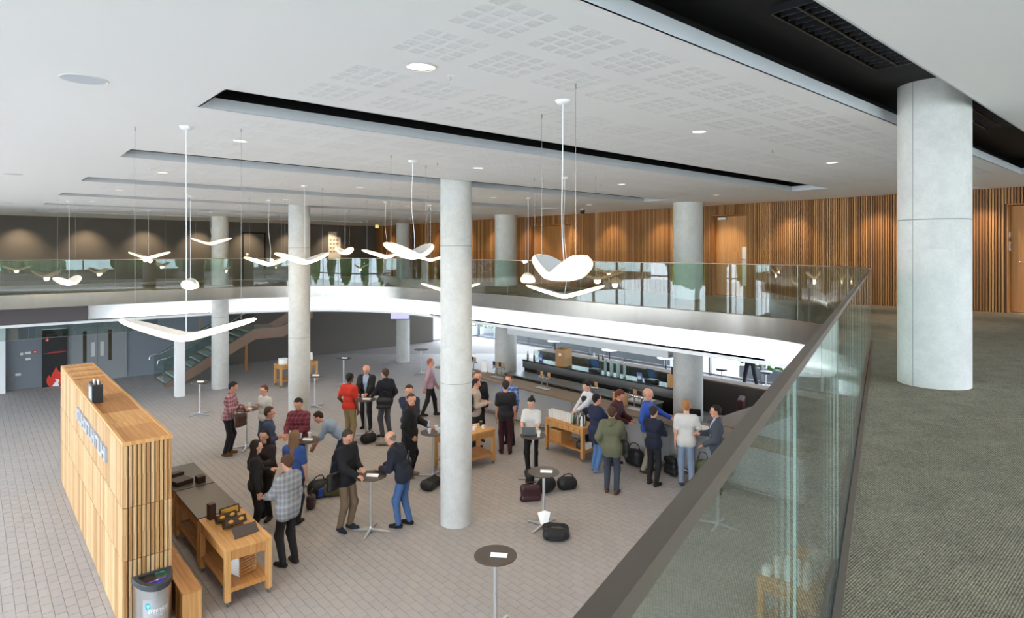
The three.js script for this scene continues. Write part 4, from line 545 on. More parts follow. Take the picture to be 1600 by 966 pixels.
[[14.8, 15.35, 'blue and white leaflet stand left of the paper bag'], [14.78, 11.15, 'blue and white leaflet stand left of the blue till']].forEach(([u, v, l]) => { const s = thing('leaflet_stand', l, 'leaflets', P(u, 1.205, v)); const g = boxG(0.012, 0.24, 0.18); g.rotateZ(0.2); g.translate(0, 0.122, 0); mesh('leaflet', g, mat({ color: hex('#6d86c9'), roughness: 0.4 }), s); const h = boxG(0.004, 0.1, 0.12); h.rotateZ(0.2); h.translate(-0.004, 0.09, 0); mesh('leaflet_print', h, M.paper, s); mesh('easel', boxG(0.08, 0.012, 0.16, 0.03, 0.006, 0), M.blackplastic, s); });
for (let i = 0; i < 6; i++) { const b = thing('tall_glass_cylinder', 'tall clear cylinder of a row on the back bar right of the till', 'glassware', P(14.78 + (i % 2) * 0.12, 1.205, 12.45 - i * 0.13), 0, 'clear cylinders on the back bar'); mesh('cylinder_wall', lathe([[0, 0], [0.045, 0], [0.045, 0.42], [0.041, 0.42], [0.041, 0.01], [0, 0.01]], 18), mat({ color: hex('#a8bcb8'), roughness: 0.1 }), b); mesh('cylinder_rim', lathe([[0.041, 0.42], [0.047, 0.425], [0.045, 0.415]], 18), M.chrome, b); }
for (let i = 0; i < 7; i++) { const b = thing('spirit_bottle', i < 4 ? 'bottle at the left end of the back bar' : 'bottle on the window ledge behind the till', 'bottle', i < 4 ? P(14.8 + (i % 2) * 0.15, 1.205, 16.0 - i * 0.16) : P(17.4, 1.025, 15.2 - (i - 4) * 0.22), 0, i < 4 ? 'bottles at the left of the back bar' : 'bottles on the window ledge'); mesh('bottle_glass', bottleG, [M.bottle, M.ceramic, M.worktop][i % 3], b); mesh('neck_cap', cylG(0.0145, 0.0145, 0.025, 12, 0, 0.25, 0), M.blackplastic, b); }
{ const b = thing('menu_holder', 'white upright menu card at the left end of the bar', 'card', P(12.5, 1.1, 15.6), 0.5); mesh('menu_card', boxG(0.012, 0.36, 0.2, 0, 0.19, 0), M.paper, b); mesh('stand', boxG(0.09, 0.016, 0.2, 0, 0.008, 0), M.satinsteel, b); }
{ const b = thing('card_terminal', 'dark payment screen on the bar by the right stout column', 'till', P(12.6, 1.1, 7.95), 0.5); mesh('stand', cylG(0.05, 0.04, 0.1, 16), M.blackplastic, b); const s = rboxG(0.03, 0.2, 0.28, 0, 0, 0, 0.01); s.rotateZ(0.5); s.translate(0, 0.18, 0); mesh('monitor', s, M.blackplastic, b); const q = boxG(0.004, 0.16, 0.24); q.rotateZ(0.5); q.translate(-0.017, 0.19, 0); mesh('screen', q, mat({ color: hex('#2c3f57'), roughness: 0.15 }), b); }
{ const b = thing('newspaper', 'spread newspaper lying on the bar before the white T-shirt', 'newspaper', P(12.15, 1.1, 7.45), 0.2); const g = boxG(0.36, 0.008, 0.5, 0, 0.005, 0); mesh('left_page', g, M.paper, b); const h = boxG(0.2, 0.006, 0.5, 0.02, 0.02, 0.05); h.rotateZ(0.08); mesh('right_page', h, M.paper, b); }
{ const b = thing('paper_sheet_stack', 'white papers on the worktop behind the blue-shirted man', 'papers', P(13.85, 0.92, 10.4), 0.1); for (let i = 0; i < 3; i++) mesh('sheet', boxG(0.4, 0.004, 0.6, i * 0.02, 0.003 + i * 0.006, i * 0.03), M.paper, b); }
// stools and tables by the far windows
function cafeTable(u, v, label) { const t = thing('cafe_table', label, 'table', P(u, 0, v), 0, 'white round tables by the windows'); mesh('table_top', lathe([[0, 0.74], [0.34, 0.74], [0.35, 0.755], [0, 0.76]], 32), M.ceramic, t); mesh('pole', cylG(0.025, 0.025, 0.73, 12, 0, 0.01, 0), M.blackplastic, t); mesh('base', lathe([[0.22, 0], [0.22, 0.012], [0.03, 0.03], [0, 0.03]], 24), M.blackplastic, t); }
cafeTable(20.7, 17.2, 'white round table by the far window above the tall cylinders'); cafeTable(20.8, 20.6, 'white round table by the far window near the paper bag'); cafeTable(20.8, 14.4, 'white round table by the far window behind the right stout column');
function stool(u, v, label) { const t = thing('bar_stool', label, 'stool', P(u, 0, v), 0.4, 'dark stools by the windows'); mesh('seat', lathe([[0, 0.72], [0.19, 0.72], [0.205, 0.75], [0.19, 0.79], [0, 0.8]], 24), M.blackplastic, t); mesh('pole', cylG(0.022, 0.022, 0.7, 12, 0, 0.02, 0), M.chrome, t); mesh('base', lathe([[0.2, 0], [0.2, 0.015], [0.03, 0.04], [0, 0.04]], 24), M.chrome, t); mesh('foot_ring', new THREE.TorusGeometry(0.12, 0.008, 6, 20).rotateX(Math.PI / 2).translate(0, 0.3, 0), M.chrome, t); }
stool(20.3, 11.7, 'dark bar stool standing alone before the bright window right of the stout column'); stool(21.0, 10.4, 'dark bar stool beside the standing dark-trousered legs');
// wide armchairs glimpsed past the right end of the bar
[[16.2, 8.4, 0.4, 'dark maroon armchair past the right end of the bar', '#4a1d22'], [15.8, 7.4, -0.6, 'dark armchair with a coat on it past the right end of the bar', '#27262b']].forEach(([u, v, a, l, c]) => { const s = thing('armchair', l, 'armchair', P(u, 0, v), a), m = mat({ color: hex(c), roughness: 0.8 }); mesh('seat', rboxG(0.7, 0.22, 0.7, 0, 0.34, 0, 0.06, 3), m, s); mesh('backrest', rboxG(0.72, 0.5, 0.18, 0, 0.7, -0.3, 0.07, 3), m, s); for (const x of [-0.36, 0.36]) mesh('armrest', rboxG(0.14, 0.4, 0.7, x, 0.42, 0, 0.05, 3), m, s); for (const x of [-0.3, 0.3]) for (const z of [-0.28, 0.28]) mesh('leg', cylG(0.02, 0.025, 0.24, 10, x, 0, z), M.oakDark, s); });
// ---------- left background ----------
{
  const d = structure('door_7', null), v = VB - 0.06; mesh('frame', merge([uvBox(2.74, 2.82, 0, 2.3, v - 0.05, v), uvBox(4.62, 4.7, 0, 2.3, v - 0.05, v), uvBox(2.74, 4.7, 2.22, 2.3, v - 0.05, v)]), M.doorgrey, d);
  [[2.82, 3.71], [3.73, 4.62]].forEach(([a, b], i) => { const l = mesh('leaf', uvBox(a, b, 0.01, 2.22, v - 0.03, v), M.doorgrey, d); const p = i ? b - 0.68 : b - 0.36, q = i ? a + 0.08 : b - 0.2; mesh('vision_panel', uvBox(i ? a + 0.34 : b - 0.46, i ? a + 0.46 : b - 0.34, 0.75, 1.95, v - 0.036, v - 0.028), mat({ color: hex('#40372a'), roughness: 0.15 }), l); mesh('push_plate', uvBox(q, q + 0.12, 0.95, 1.5, v - 0.036, v - 0.028), M.satinsteel, l); });
  const b = thing('flame_banner', 'tall black banner with a red and white flame beside the grey double door', 'banner', P(2.0, 0, 28.4)); const cv = document.createElement('canvas'); cv.width = 256; cv.height = 720; const c = cv.getContext('2d'); c.fillStyle = '#141315'; c.fillRect(0, 0, 256, 720); c.fillStyle = '#a32b2b'; c.beginPath(); c.moveTo(10, 300); c.bezierCurveTo(80, 296, 100, 275, 140, 284); c.bezierCurveTo(180, 276, 220, 286, 246, 288); c.lineTo(246, 294); c.bezierCurveTo(200, 300, 150, 310, 110, 302); c.lineTo(10, 306); c.fill(); c.fillStyle = '#e03a26'; c.beginPath(); c.moveTo(140, 470); c.bezierCurveTo(150, 540, 225, 560, 212, 650); c.bezierCurveTo(205, 690, 190, 705, 170, 718); c.lineTo(80, 718); c.bezierCurveTo(40, 690, 30, 620, 70, 570); c.bezierCurveTo(78, 590, 84, 600, 92, 604); c.bezierCurveTo(88, 550, 130, 530, 140, 470); c.fill(); c.fillStyle = '#ffffff'; c.beginPath(); c.moveTo(100, 718); c.bezierCurveTo(110, 690, 140, 660, 146, 645); c.bezierCurveTo(120, 640, 130, 622, 142, 628); c.bezierCurveTo(175, 634, 185, 655, 166, 668); c.bezierCurveTo(160, 690, 165, 700, 172, 718); c.fill(); c.fillStyle = '#c8483c'; c.beginPath(); c.moveTo(50, 90); c.bezierCurveTo(66, 110, 74, 130, 60, 146); c.lineTo(36, 146); c.bezierCurveTo(24, 124, 46, 116, 50, 90); c.fill(); c.fillStyle = '#f4f0f0'; c.beginPath(); c.moveTo(46, 146); c.lineTo(54, 122); c.lineTo(60, 146); c.fill();
  const t = new THREE.CanvasTexture(cv); t.colorSpace = THREE.SRGBColorSpace; const g = new THREE.PlaneGeometry(0.76, 2.12); g.translate(0.38, 1.06, 0.012); mesh('printed_sheet', g, mat({ map: t, roughness: 0.5 }), b); mesh('backing', boxG(0.76, 2.12, 0.016, 0.38, 1.06, 0), M.blackplastic, b); mesh('top_rail', boxG(0.78, 0.03, 0.03, 0.38, 2.125, 0), M.satinsteel, b);
  [[1.42, 1.28, 0.09, 'left grey wall socket plate beside the banner'], [1.6, 1.3, 0.18, 'wide switch plate row beside the banner'], [1.6, 1.08, 0.15, 'lower switch plate beside the banner'], [1.32, 0.55, 0.16, 'low socket plate on the grey wall near the floor']].forEach(([u, y, w, l]) => { const s = thing('switch_plate', l, 'switch', P(u, y, VB - 0.067)); mesh('plate', rboxG(w, 0.09, 0.014, 0, 0, 0, 0.004), M.satinsteel, s); const n = Math.max(1, Math.round(w / 0.06)); for (let i = 0; i < n; i++) mesh('rocker', boxG(0.025, 0.04, 0.01, (i - (n - 1) / 2) * 0.05, 0, 0.008), M.ceramic, s); });
  { const s = thing('fire_call_point', 'small red fire call point beside the switch plates', 'alarm', P(1.8, 1.32, VB - 0.08)); mesh('housing', rboxG(0.1, 0.1, 0.04, 0, 0, 0, 0.008), mat({ color: hex('#c2262d'), roughness: 0.4 }), s); mesh('glass_front', boxG(0.06, 0.04, 0.006, 0, 0, 0.022), M.paper, s); }
  const tot = thing('white_totem', 'white upright square totem at the foot of the stairs', 'totem', P(5.45, 0, 23.6), 0); mesh('front_leaf', uvBox(-0.14, -0.1, 0, 2.2, -0.13, 0.13), M.satinwhite, tot); mesh('core', uvBox(-0.1, 0.1, 0.02, 2.19, -0.12, 0.12), M.doorgrey, tot); mesh('rear_leaf', uvBox(0.1, 0.14, 0, 2.2, -0.13, 0.13), M.satinwhite, tot); mesh('face_panel', uvBox(-0.1, 0.1, 0.0, 2.2, -0.14, -0.12), M.satinwhite, tot);
  const sc = thing('hanging_screen', 'flat screen hanging under the soffit in front of the far column', 'screen', P(14.25, 2.0, 23.7), -0.72); mesh('screen_case', rboxG(0.85, 0.5, 0.07, 0, 0.25, 0, 0.01), M.blackplastic, sc); mesh('screen_face', boxG(0.8, 0.45, 0.006, 0, 0.25, 0.037), mat({ color: hex('#cfcbe0'), emissive: hex('#b9b4d6'), emissiveIntensity: 0.6, roughness: 0.2 }), sc); mesh('ceiling_pole', cylG(0.02, 0.02, 0.2, 12, 0, 0.49, -0.02), M.dullmetal, sc);
  const po = thing('wall_poster', 'pale printed poster board on the dark back wall of the gallery', 'poster', P(13.3, 4.6, VB - 0.41)); mesh('board', boxG(0.42, 1.35, 0.02, -0.1, 0.68, 0.01), mat({ color: hex('#cfc4b4') }), po); mesh('board', boxG(0.2, 1.1, 0.02, 0.21, 0.55, 0.01), mat({ color: hex('#cfc4b4') }), po); for (let i = 0; i < 4; i++) for (let k = 0; k < 3; k++) mesh('print_block', boxG(0.1, 0.05, 0.004, -0.2 + k * 0.17, 0.95 - i * 0.19, 0.022), M.darkpanel, po);
}
{ // smoke curtain glass under the trough at left
  const g = thing('glass_smoke_curtain', 'clear glass downstand hanging below the trough at left', 'glass', P(-4, 2.25, 24.6)); for (let i = 0; i < 5; i++) mesh('glass_pane', uvBox(i * 1.8, i * 1.8 + 1.79, 0, 0.44, 0, 0.012), M.glass, g); mesh('bottom_clip', uvBox(0, 9, -0.012, 0, 0, 0.012), M.dullmetal, g);
}
// ---------- stairs ----------
{
  const s = thing('staircase', 'open staircase with glass sides and bronze stringers rising behind the stair column', 'stairs', P(5.45, 0, 25.5)); const n = 11, rise = 0.166, go = 0.29, W = 1.5, u1 = n * go, y1 = n * rise;
  const side = (v) => { const sh = new THREE.Shape([[-0.05, 0], [0.45, 0], [u1 + 0.02, y1 - 0.36], [u1 + 1.15, y1 - 0.36], [u1 + 2.4, y1 + 0.34], [u1 + 2.4, y1 + 0.76], [u1 + 1.1, y1 + 0.06], [u1 - 0.1, y1 + 0.06], [-0.05, 0.12]].map(([x, y]) => new THREE.Vector2(x, y))); const g = new THREE.ExtrudeGeometry(sh, { depth: 0.04, bevelEnabled: false }); g.translate(0, 0, -v - 0.04); return metricUV(g); };
  mesh('stringer', side(0), M.bronzeMatt, s); mesh('stringer', side(W - 0.04), M.bronzeMatt, s);
  for (let i = 0; i < n; i++) { const t = mesh('tread', boxG(go + 0.03, 0.05, W - 0.1, go * (i + 0.5), rise * (i + 1) - 0.025, -W / 2), M.stone, s); mesh('riser', boxG(0.015, rise - 0.05, W - 0.1, go * i + 0.02, rise * (i + 1) - 0.05 - (rise - 0.05) / 2, -W / 2), M.glass, t); }
  mesh('landing', boxG(1.15, 0.08, W - 0.1, u1 + 0.57, y1 - 0.04, -W / 2), M.stone, s);
  for (const v of [0.0, W]) { const sh = new THREE.Shape([[-0.1, 0.1], [u1 - 0.05, y1 + 0.05], [u1 - 0.05, y1 + 0.9], [-0.1, 0.98]].map(([x, y]) => new THREE.Vector2(x, y))); const g = new THREE.ExtrudeGeometry(sh, { depth: 0.012, bevelEnabled: false }); g.translate(0, 0, -v + (v ? -0.0 : 0.03)); mesh('glass_side', metricUV(g), M.glass, s); mesh('stair_handrail', tube([P(-0.28, 0.85, v + (v ? -0.08 : 0.08)), P(-0.24, 1.0, v + (v ? -0.08 : 0.08)), P(0.1, 1.05, v + (v ? -0.08 : 0.08)), P(u1, y1 + 0.9, v + (v ? -0.08 : 0.08))], 0.02, 30, 8), M.chrome, s); }
  mesh('support_post', boxG(0.1, y1 - 0.36, 0.1, u1 + 0.1, (y1 - 0.36) / 2, -W + 0.1), M.oakDark, s); mesh('support_post', boxG(0.05, 2.4, 0.05, 1.55, 1.2, -W - 0.08), M.oakDark, s);
}
// ---------- people: smooth unions of tapered limbs, meshed by surface nets ----------
const V3 = (x, y, z) => new THREE.Vector3(x, y, z);
function skin3(prims, cell, k, clips = []) { // prims: {a, b, ra, rb}; returns an indexed geometry
  const lo = V3(1e9, 1e9, 1e9), hi = V3(-1e9, -1e9, -1e9);
  for (const p of prims) for (const [q, r] of [[p.a, p.ra], [p.b, p.rb]]) { lo.min(V3(q.x - r, q.y - r, q.z - r)); hi.max(V3(q.x + r, q.y + r, q.z + r)); }
  const m = cell * 2.5 + k * 0.25; lo.subScalar(m); hi.addScalar(m); const nx = Math.ceil((hi.x - lo.x) / cell) + 1, ny = Math.ceil((hi.y - lo.y) / cell) + 1, nz = Math.ceil((hi.z - lo.z) / cell) + 1, F = new Float32Array(nx * ny * nz).fill(1e3);
  for (const p of prims) {
    const R = Math.max(p.ra, p.rb) + k + cell * 2, i0 = Math.max(0, Math.floor((Math.min(p.a.x, p.b.x) - R - lo.x) / cell)), i1 = Math.min(nx - 1, Math.ceil((Math.max(p.a.x, p.b.x) + R - lo.x) / cell)), j0 = Math.max(0, Math.floor((Math.min(p.a.y, p.b.y) - R - lo.y) / cell)), j1 = Math.min(ny - 1, Math.ceil((Math.max(p.a.y, p.b.y) + R - lo.y) / cell)), l0 = Math.max(0, Math.floor((Math.min(p.a.z, p.b.z) - R - lo.z) / cell)), l1 = Math.min(nz - 1, Math.ceil((Math.max(p.a.z, p.b.z) + R - lo.z) / cell));
    const bx = p.b.x - p.a.x, by = p.b.y - p.a.y, bz = p.b.z - p.a.z, bb = bx * bx + by * by + bz * bz || 1e-9;
    for (let l = l0; l <= l1; l++) for (let j = j0; j <= j1; j++) for (let i = i0; i <= i1; i++) {
      const x = lo.x + i * cell - p.a.x, y = lo.y + j * cell - p.a.y, z = lo.z + l * cell - p.a.z; let t = (x * bx + y * by + z * bz) / bb; t = t < 0 ? 0 : t > 1 ? 1 : t;
      const d = Math.sqrt((x - bx * t) ** 2 + (y - by * t) ** 2 + (z - bz * t) ** 2) - p.ra - (p.rb - p.ra) * t, q = (l * ny + j) * nx + i, a = F[q], h = Math.max(k - Math.abs(a - d), 0) / k; F[q] = Math.min(a, d) - h * h * k * 0.25;
    }
  }
  if (clips.length) for (let l = 0; l < nz; l++) for (let j = 0; j < ny; j++) for (let i = 0; i < nx; i++) { const q = (l * ny + j) * nx + i; if (F[q] < 0.1) { const x = lo.x + i * cell, y = lo.y + j * cell, z = lo.z + l * cell; for (const c of clips) F[q] = Math.max(F[q], c(x, y, z)); } }
  const id = new Int32Array(nx * ny * nz).fill(-1), pos = [], idx = [], sx = 1, sy = nx, sz = nx * ny, off = [0, sx, sy, sx + sy, sz, sx + sz, sy + sz, sx + sy + sz], E = [[0, 1], [2, 3], [4, 5], [6, 7], [0, 2], [1, 3], [4, 6], [5, 7], [0, 4], [1, 5], [2, 6], [3, 7]];
  for (let l = 0; l < nz - 1; l++) for (let j = 0; j < ny - 1; j++) for (let i = 0; i < nx - 1; i++) {
    const q = l * sz + j * sy + i; let s = 0; for (let c = 0; c < 8; c++) if (F[q + off[c]] < 0) s++; if (s === 0 || s === 8) continue;
    let X = 0, Y = 0, Z = 0, n = 0; for (const [a, b] of E) { const fa = F[q + off[a]], fb = F[q + off[b]]; if ((fa < 0) === (fb < 0)) continue; const t = fa / (fa - fb); X += (a & 1) + ((b & 1) - (a & 1)) * t; Y += ((a >> 1) & 1) + (((b >> 1) & 1) - ((a >> 1) & 1)) * t; Z += (a >> 2) + ((b >> 2) - (a >> 2)) * t; n++; }
    id[q] = pos.length / 3; pos.push(lo.x + (i + X / n) * cell, lo.y + (j + Y / n) * cell, lo.z + (l + Z / n) * cell);
  }
  const quad = (a, b, c, d, flip) => { if (a < 0 || b < 0 || c < 0 || d < 0) return; if (flip) idx.push(a, c, b, a, d, c); else idx.push(a, b, c, a, c, d); };
  for (let l = 1; l < nz - 1; l++) for (let j = 1; j < ny - 1; j++) for (let i = 1; i < nx - 1; i++) { const q = l * sz + j * sy + i, f = F[q] < 0;
    if (f !== F[q + sx] < 0) quad(id[q], id[q - sy], id[q - sy - sz], id[q - sz], f); if (f !== F[q + sy] < 0) quad(id[q], id[q - sz], id[q - sx - sz], id[q - sx], f); if (f !== F[q + sz] < 0) quad(id[q], id[q - sx], id[q - sx - sy], id[q - sy], f); }
  const g = new THREE.BufferGeometry(); g.setAttribute('position', new THREE.Float32BufferAttribute(pos, 3)); const uv = new Float32Array(pos.length / 3 * 2); for (let i = 0; i < uv.length / 2; i++) { uv[2 * i] = pos[3 * i] + pos[3 * i + 2]; uv[2 * i + 1] = pos[3 * i + 1]; } g.setAttribute('uv', new THREE.BufferAttribute(uv, 2)); g.setIndex(idx); g.computeVertexNormals(); return g;
}
function ik(a, t, l1, l2, hint) { const d = t.clone().sub(a); let L = d.length(); if (L > (l1 + l2) * 0.995) { d.multiplyScalar((l1 + l2) * 0.995 / L); L = (l1 + l2) * 0.995; } const e = d.clone().normalize(), x = (l1 * l1 - l2 * l2 + L * L) / (2 * L), h = Math.sqrt(Math.max(0, l1 * l1 - x * x)), n = hint.clone().addScaledVector(e, -hint.dot(e)).normalize(); return [a.clone().addScaledVector(e, x).addScaledVector(n, h), a.clone().add(d)]; }
const POSE = { down: [0.23, 0.80, 0.05], table: [0.13, 1.06, 0.36], pocket: [0.21, 0.93, 0.07], crossed: [-0.08, 1.16, 0.22], chin: [0.03, 1.42, 0.15], cup: [0.08, 1.16, 0.27], reach: [0.22, 1.1, 0.5], strap: [0.06, 1.28, 0.16], floor: [0.12, 0.5, 0.5], phone: [0.06, 1.12, 0.27], behind: [0.25, 0.9, -0.12] };
const SKIN = { pale: mat({ color: hex('#d9a58a'), roughness: 0.6 }), rosy: mat({ color: hex('#cf9479'), roughness: 0.6 }), brown: mat({ color: hex('#6a4434'), roughness: 0.6 }) };
const eyeG = new THREE.SphereGeometry(0.011, 10, 8), eyeM = mat({ color: hex('#241a15'), roughness: 0.2 }), lipM = mat({ color: hex('#a85e54'), roughness: 0.5 });
const fabric = new Map();
function cloth(c, plaid) { const key = c + (plaid ? plaid.join() : ''); if (!fabric.has(key)) { const rgb = (h) => { const k = new THREE.Color(h).getRGB({}, THREE.SRGBColorSpace); return [k.r, k.g, k.b]; }; fabric.set(key, plaid ? mat({ map: plaidTex(rgb(c), rgb(plaid[0]), rgb(plaid[1])), roughness: 0.9 }) : mat({ color: hex(c), map: fabricMap, roughness: 0.9 })); } return fabric.get(key); }
function person(u, v, deg, label, o) {
  // deg: 0 = back to the camera's side of the hall, clockwise
  const C = 0.7513, S = 0.66, r = deg * Math.PI / 180, dX = Math.sin(r), dZ = Math.cos(r), du = dX * C + dZ * S, dv = -dX * S + dZ * C;
  const g = thing('person', label, 'person', P(u, 0, v), Math.atan2(du, -dv)); const H = (o.h || 1.76) / 1.76; g.scale.setScalar(H); if (o.y) g.position.y = o.y;
  const w = o.woman ? 0.9 : 1, fat = o.fat || 0, lean = o.lean || 0, pel = V3(0, 0.94, -lean * (lean > 0.6 ? 0.3 : 0.12)), rot = new THREE.Euler(lean, 0, o.side || 0), sp = (x, y, z) => V3(x, y, z).applyEuler(rot).add(pel);
  const nb = sp(0, 0.525, -0.01), hc0 = sp(0, 0.69, 0.025), hrot = new THREE.Quaternion().setFromEuler(new THREE.Euler(lean * 0.55 + (o.pitch || 0), (o.turn || 0) * Math.PI / 180, 0, 'YXZ')), hd = (x, y, z) => V3(x, y, z).applyQuaternion(hrot).add(hc0), hinv = hrot.clone().invert();
  const torso = (e) => [{ a: sp(-0.075, 0, 0), b: sp(0.075, 0, 0), ra: 0.105 + e, rb: 0.105 + e }, { a: sp(-0.055 * w, 0.17, 0.01), b: sp(0.055 * w, 0.17, 0.01), ra: 0.098 + e + fat, rb: 0.098 + e + fat }, { a: sp(-0.085 * w, 0.35, 0), b: sp(0.085 * w, 0.35, 0), ra: 0.11 + e + fat * 0.5, rb: 0.11 + e + fat * 0.5 }, { a: sp(-0.14 * w, 0.455, -0.01), b: sp(0.14 * w, 0.455, -0.01), ra: 0.068 + e, rb: 0.068 + e }];
  const limb = (a, b, ra, rb, e) => ({ a, b, ra: ra + e, rb: rb + e });
  const arms = [], hands = []; for (const s of [1, -1]) { // s = 1: left
    const sh = sp(0.178 * w * s, 0.455, -0.01), key = s > 0 ? o.left || 'down' : o.right || 'down', t = Array.isArray(key) ? key : POSE[key], tg = V3(t[0] * s, t[1], t[2]); const [el, wr] = ik(sh, tg, 0.28, 0.255, V3(s * 0.5, -0.6, -0.6)); arms.push({ sh, el, wr, s });
    const f = wr.clone().sub(el).normalize(); if (t[1] > 1) f.lerp(V3(0, 0, 1), 0.25).normalize(); const side = V3(0, 1, 0).cross(f); if (side.length() < 0.2) side.set(1, 0, 0); side.normalize(); const n = f.clone().cross(side).normalize(); const down = t[1] < 1; const ax = down ? V3(0, 0, 1).addScaledVector(f, -f.z).normalize() : side, pn = down ? V3(-s, 0, 0) : n.multiplyScalar(n.y > 0 ? -1 : 1), at = (a, b, c) => wr.clone().addScaledVector(f, a).addScaledVector(ax, b).addScaledVector(pn, c), P4 = [], curl = o.grip ? 0.9 : 0.4, ths = down ? 1 : -s;
    P4.push(limb(at(-0.03, 0, 0), at(0.01, 0, 0), 0.028, 0.026, 0), limb(at(0.015, -0.02, 0), at(0.085, -0.026, 0), 0.016, 0.015, 0), limb(at(0.015, 0.0, 0), at(0.088, 0.0, 0), 0.017, 0.016, 0), limb(at(0.015, 0.02, 0), at(0.082, 0.026, 0), 0.016, 0.015, 0));
    [[-0.031, 0.06], [-0.01, 0.075], [0.011, 0.072], [0.032, 0.058]].forEach(([b, L], i) => { const LL = ths > 0 ? L : [0.06, 0.075, 0.072, 0.058][3 - i], k0 = at(0.085, b, 0), m1 = at(0.085 + LL * 0.5 * Math.cos(curl * 0.6), b * 1.05, LL * 0.5 * Math.sin(curl * 0.6)), m2 = at(0.085 + LL * 0.5 * Math.cos(curl * 0.6) + LL * 0.5 * Math.cos(curl * 1.5), b * 1.05, LL * 0.5 * Math.sin(curl * 0.6) + LL * 0.5 * Math.sin(curl * 1.5)); P4.push(limb(k0, m1, 0.0095, 0.0088, 0), limb(m1, m2, 0.0088, 0.0078, 0)); });
    P4.push(limb(at(0.025, 0.025 * ths, 0.005), at(0.06, 0.05 * ths, 0.018), 0.014, 0.011, 0), limb(at(0.06, 0.05 * ths, 0.018), at(0.09, 0.052 * ths, 0.03), 0.011, 0.009, 0)); hands.push(P4);
  }
  const legs = [], shoes = [], feet = o.feet || [[0.1, 0.02, 0.18], [-0.1, -0.03, -0.18]]; [1, -1].forEach((s, i) => { const hp = V3(0.085 * s, 0.9, pel.z), [fx, fz, fy] = feet[i], an = V3(fx, 0.085 + (feet[i][3] || 0), fz - 0.03), [kn, ank] = ik(hp, an, 0.425, 0.41, V3(0.1 * s, 0, 1)); legs.push({ hp, kn, an: ank }); const c = Math.cos(fy), q = Math.sin(fy), to = (z, y, x = 0) => V3(ank.x + z * q + x * c, ank.y + y, ank.z + z * c - x * q); const sp2 = [limb(to(-0.045, -0.048), to(0.05, -0.045), 0.04, 0.042, 0), limb(to(0.05, -0.05), to(0.15, -0.058), 0.042, 0.036, 0), limb(to(0, 0.02), to(0.02, -0.04), 0.04, 0.042, 0)]; shoes.push(skin3(sp2, 0.013, 0.03, [(x, y) => (ank.y - 0.083) - y])); });
  const leg = (e, f = e) => legs.flatMap((l) => [limb(l.hp, l.kn, 0.083, 0.056, e), limb(l.kn, l.an, 0.055, 0.037, f)]);
  const head = [limb(hd(0, 0.035, -0.02), hd(0, 0.03, -0.0), 0.09, 0.09, 0), limb(hd(0, -0.01, 0.02), hd(0, -0.06, 0.03), 0.068, 0.05, 0), limb(hd(-0.025, -0.08, 0.035), hd(0.025, -0.08, 0.035), 0.032, 0.032, 0), limb(hd(0, 0.005, 0.088), hd(0, -0.028, 0.101), 0.009, 0.013, 0), limb(hd(-0.035, 0.03, 0.07), hd(0.035, 0.03, 0.07), 0.016, 0.016, 0), limb(hd(0.084, 0.005, -0.012), hd(0.08, -0.03, -0.006), 0.016, 0.01, 0), limb(hd(-0.084, 0.005, -0.012), hd(-0.08, -0.03, -0.006), 0.016, 0.01, 0)];
  const neck = limb(nb, hd(0, -0.05, -0.025), 0.056, 0.05, 0);
  const body = [...torso(-0.012), neck, limb(hd(0, 0, -0.01), hd(0, 0.03, -0.01), 0.07, 0.08, 0), ...arms.flatMap((a) => [limb(a.sh, a.el, 0.05, 0.038, 0), limb(a.el, a.wr, 0.038, 0.026, 0)]), ...leg(-0.006)];
  mesh('body', merge([skin3(body, 0.021, 0.05), skin3([...head, neck], 0.0085, 0.022), ...hands.map((h) => skin3(h, 0.0068, 0.01))]), SKIN[o.skin || 'rosy'], g);
  for (const s of [1, -1]) { const e = mesh('eye', eyeG, eyeM, g); e.position.copy(hd(0.033 * s, 0.006, 0.079)); }
  { const p = hd(-0.02, -0.058, 0.077), q = hd(0.02, -0.058, 0.077); mesh('mouth', bar(p, q, 0.007, 8), lipM, g); }
  // clothing
  const e = o.thick || 0.016, sl = o.sleeve ?? 1, hem = o.hem ?? -0.1, up = V3(0, 1, 0).applyEuler(rot), topP = [...torso(e), limb(sp(0, 0.485, -0.015), sp(0, sl < 0.5 ? 0.5 : e > 0.02 ? 0.545 : 0.53, -0.014), 0.068, e > 0.02 ? 0.062 : 0.056, e * 0.4)];
  if (hem < -0.05) { const d = Math.min(0, hem + 0.1); topP.push(limb(sp(-0.07, 0, 0), V3(pel.x - 0.075, pel.y + d, pel.z * 0.8), 0.108, 0.1, e), limb(sp(0.07, 0, 0), V3(pel.x + 0.075, pel.y + d, pel.z * 0.8), 0.108, 0.1, e)); }
  for (const a of arms) { const cut = (p, q, t) => p.clone().lerp(q, t); if (sl > 0.5) { topP.push(limb(a.sh, a.el, 0.052, 0.042, e), limb(a.el, cut(a.el, a.wr, (sl - 0.5) * 2 * 0.94), 0.042, 0.03, e)); } else topP.push(limb(a.sh, cut(a.sh, a.el, sl * 2), 0.054, 0.047, e)); }
  const clips = []; if (lean > 0.6) clips.push((x, y, z) => -((x - pel.x) * up.x + (y - pel.y) * up.y + (z - pel.z) * up.z) + hem); else clips.push((x, y, z) => pel.y + hem - y);
  const inv = (x, y, z) => V3(x, y, z).sub(hc0).applyQuaternion(hinv); const irot = new THREE.Quaternion().setFromEuler(rot).invert();
  if (o.shirt) clips.push((x, y, z) => { const p = V3(x, y, z).sub(pel).applyQuaternion(irot); const half = 0.02 + Math.max(0, (p.y - 0.12)) * 0.16; return -Math.max(0.03 - p.z, Math.abs(p.x) - half, 0.0 - p.y); });
  const T = mesh(o.topName || 'shirt', skin3(topP, 0.0165, 0.05, clips), cloth(o.top, o.plaid), g);
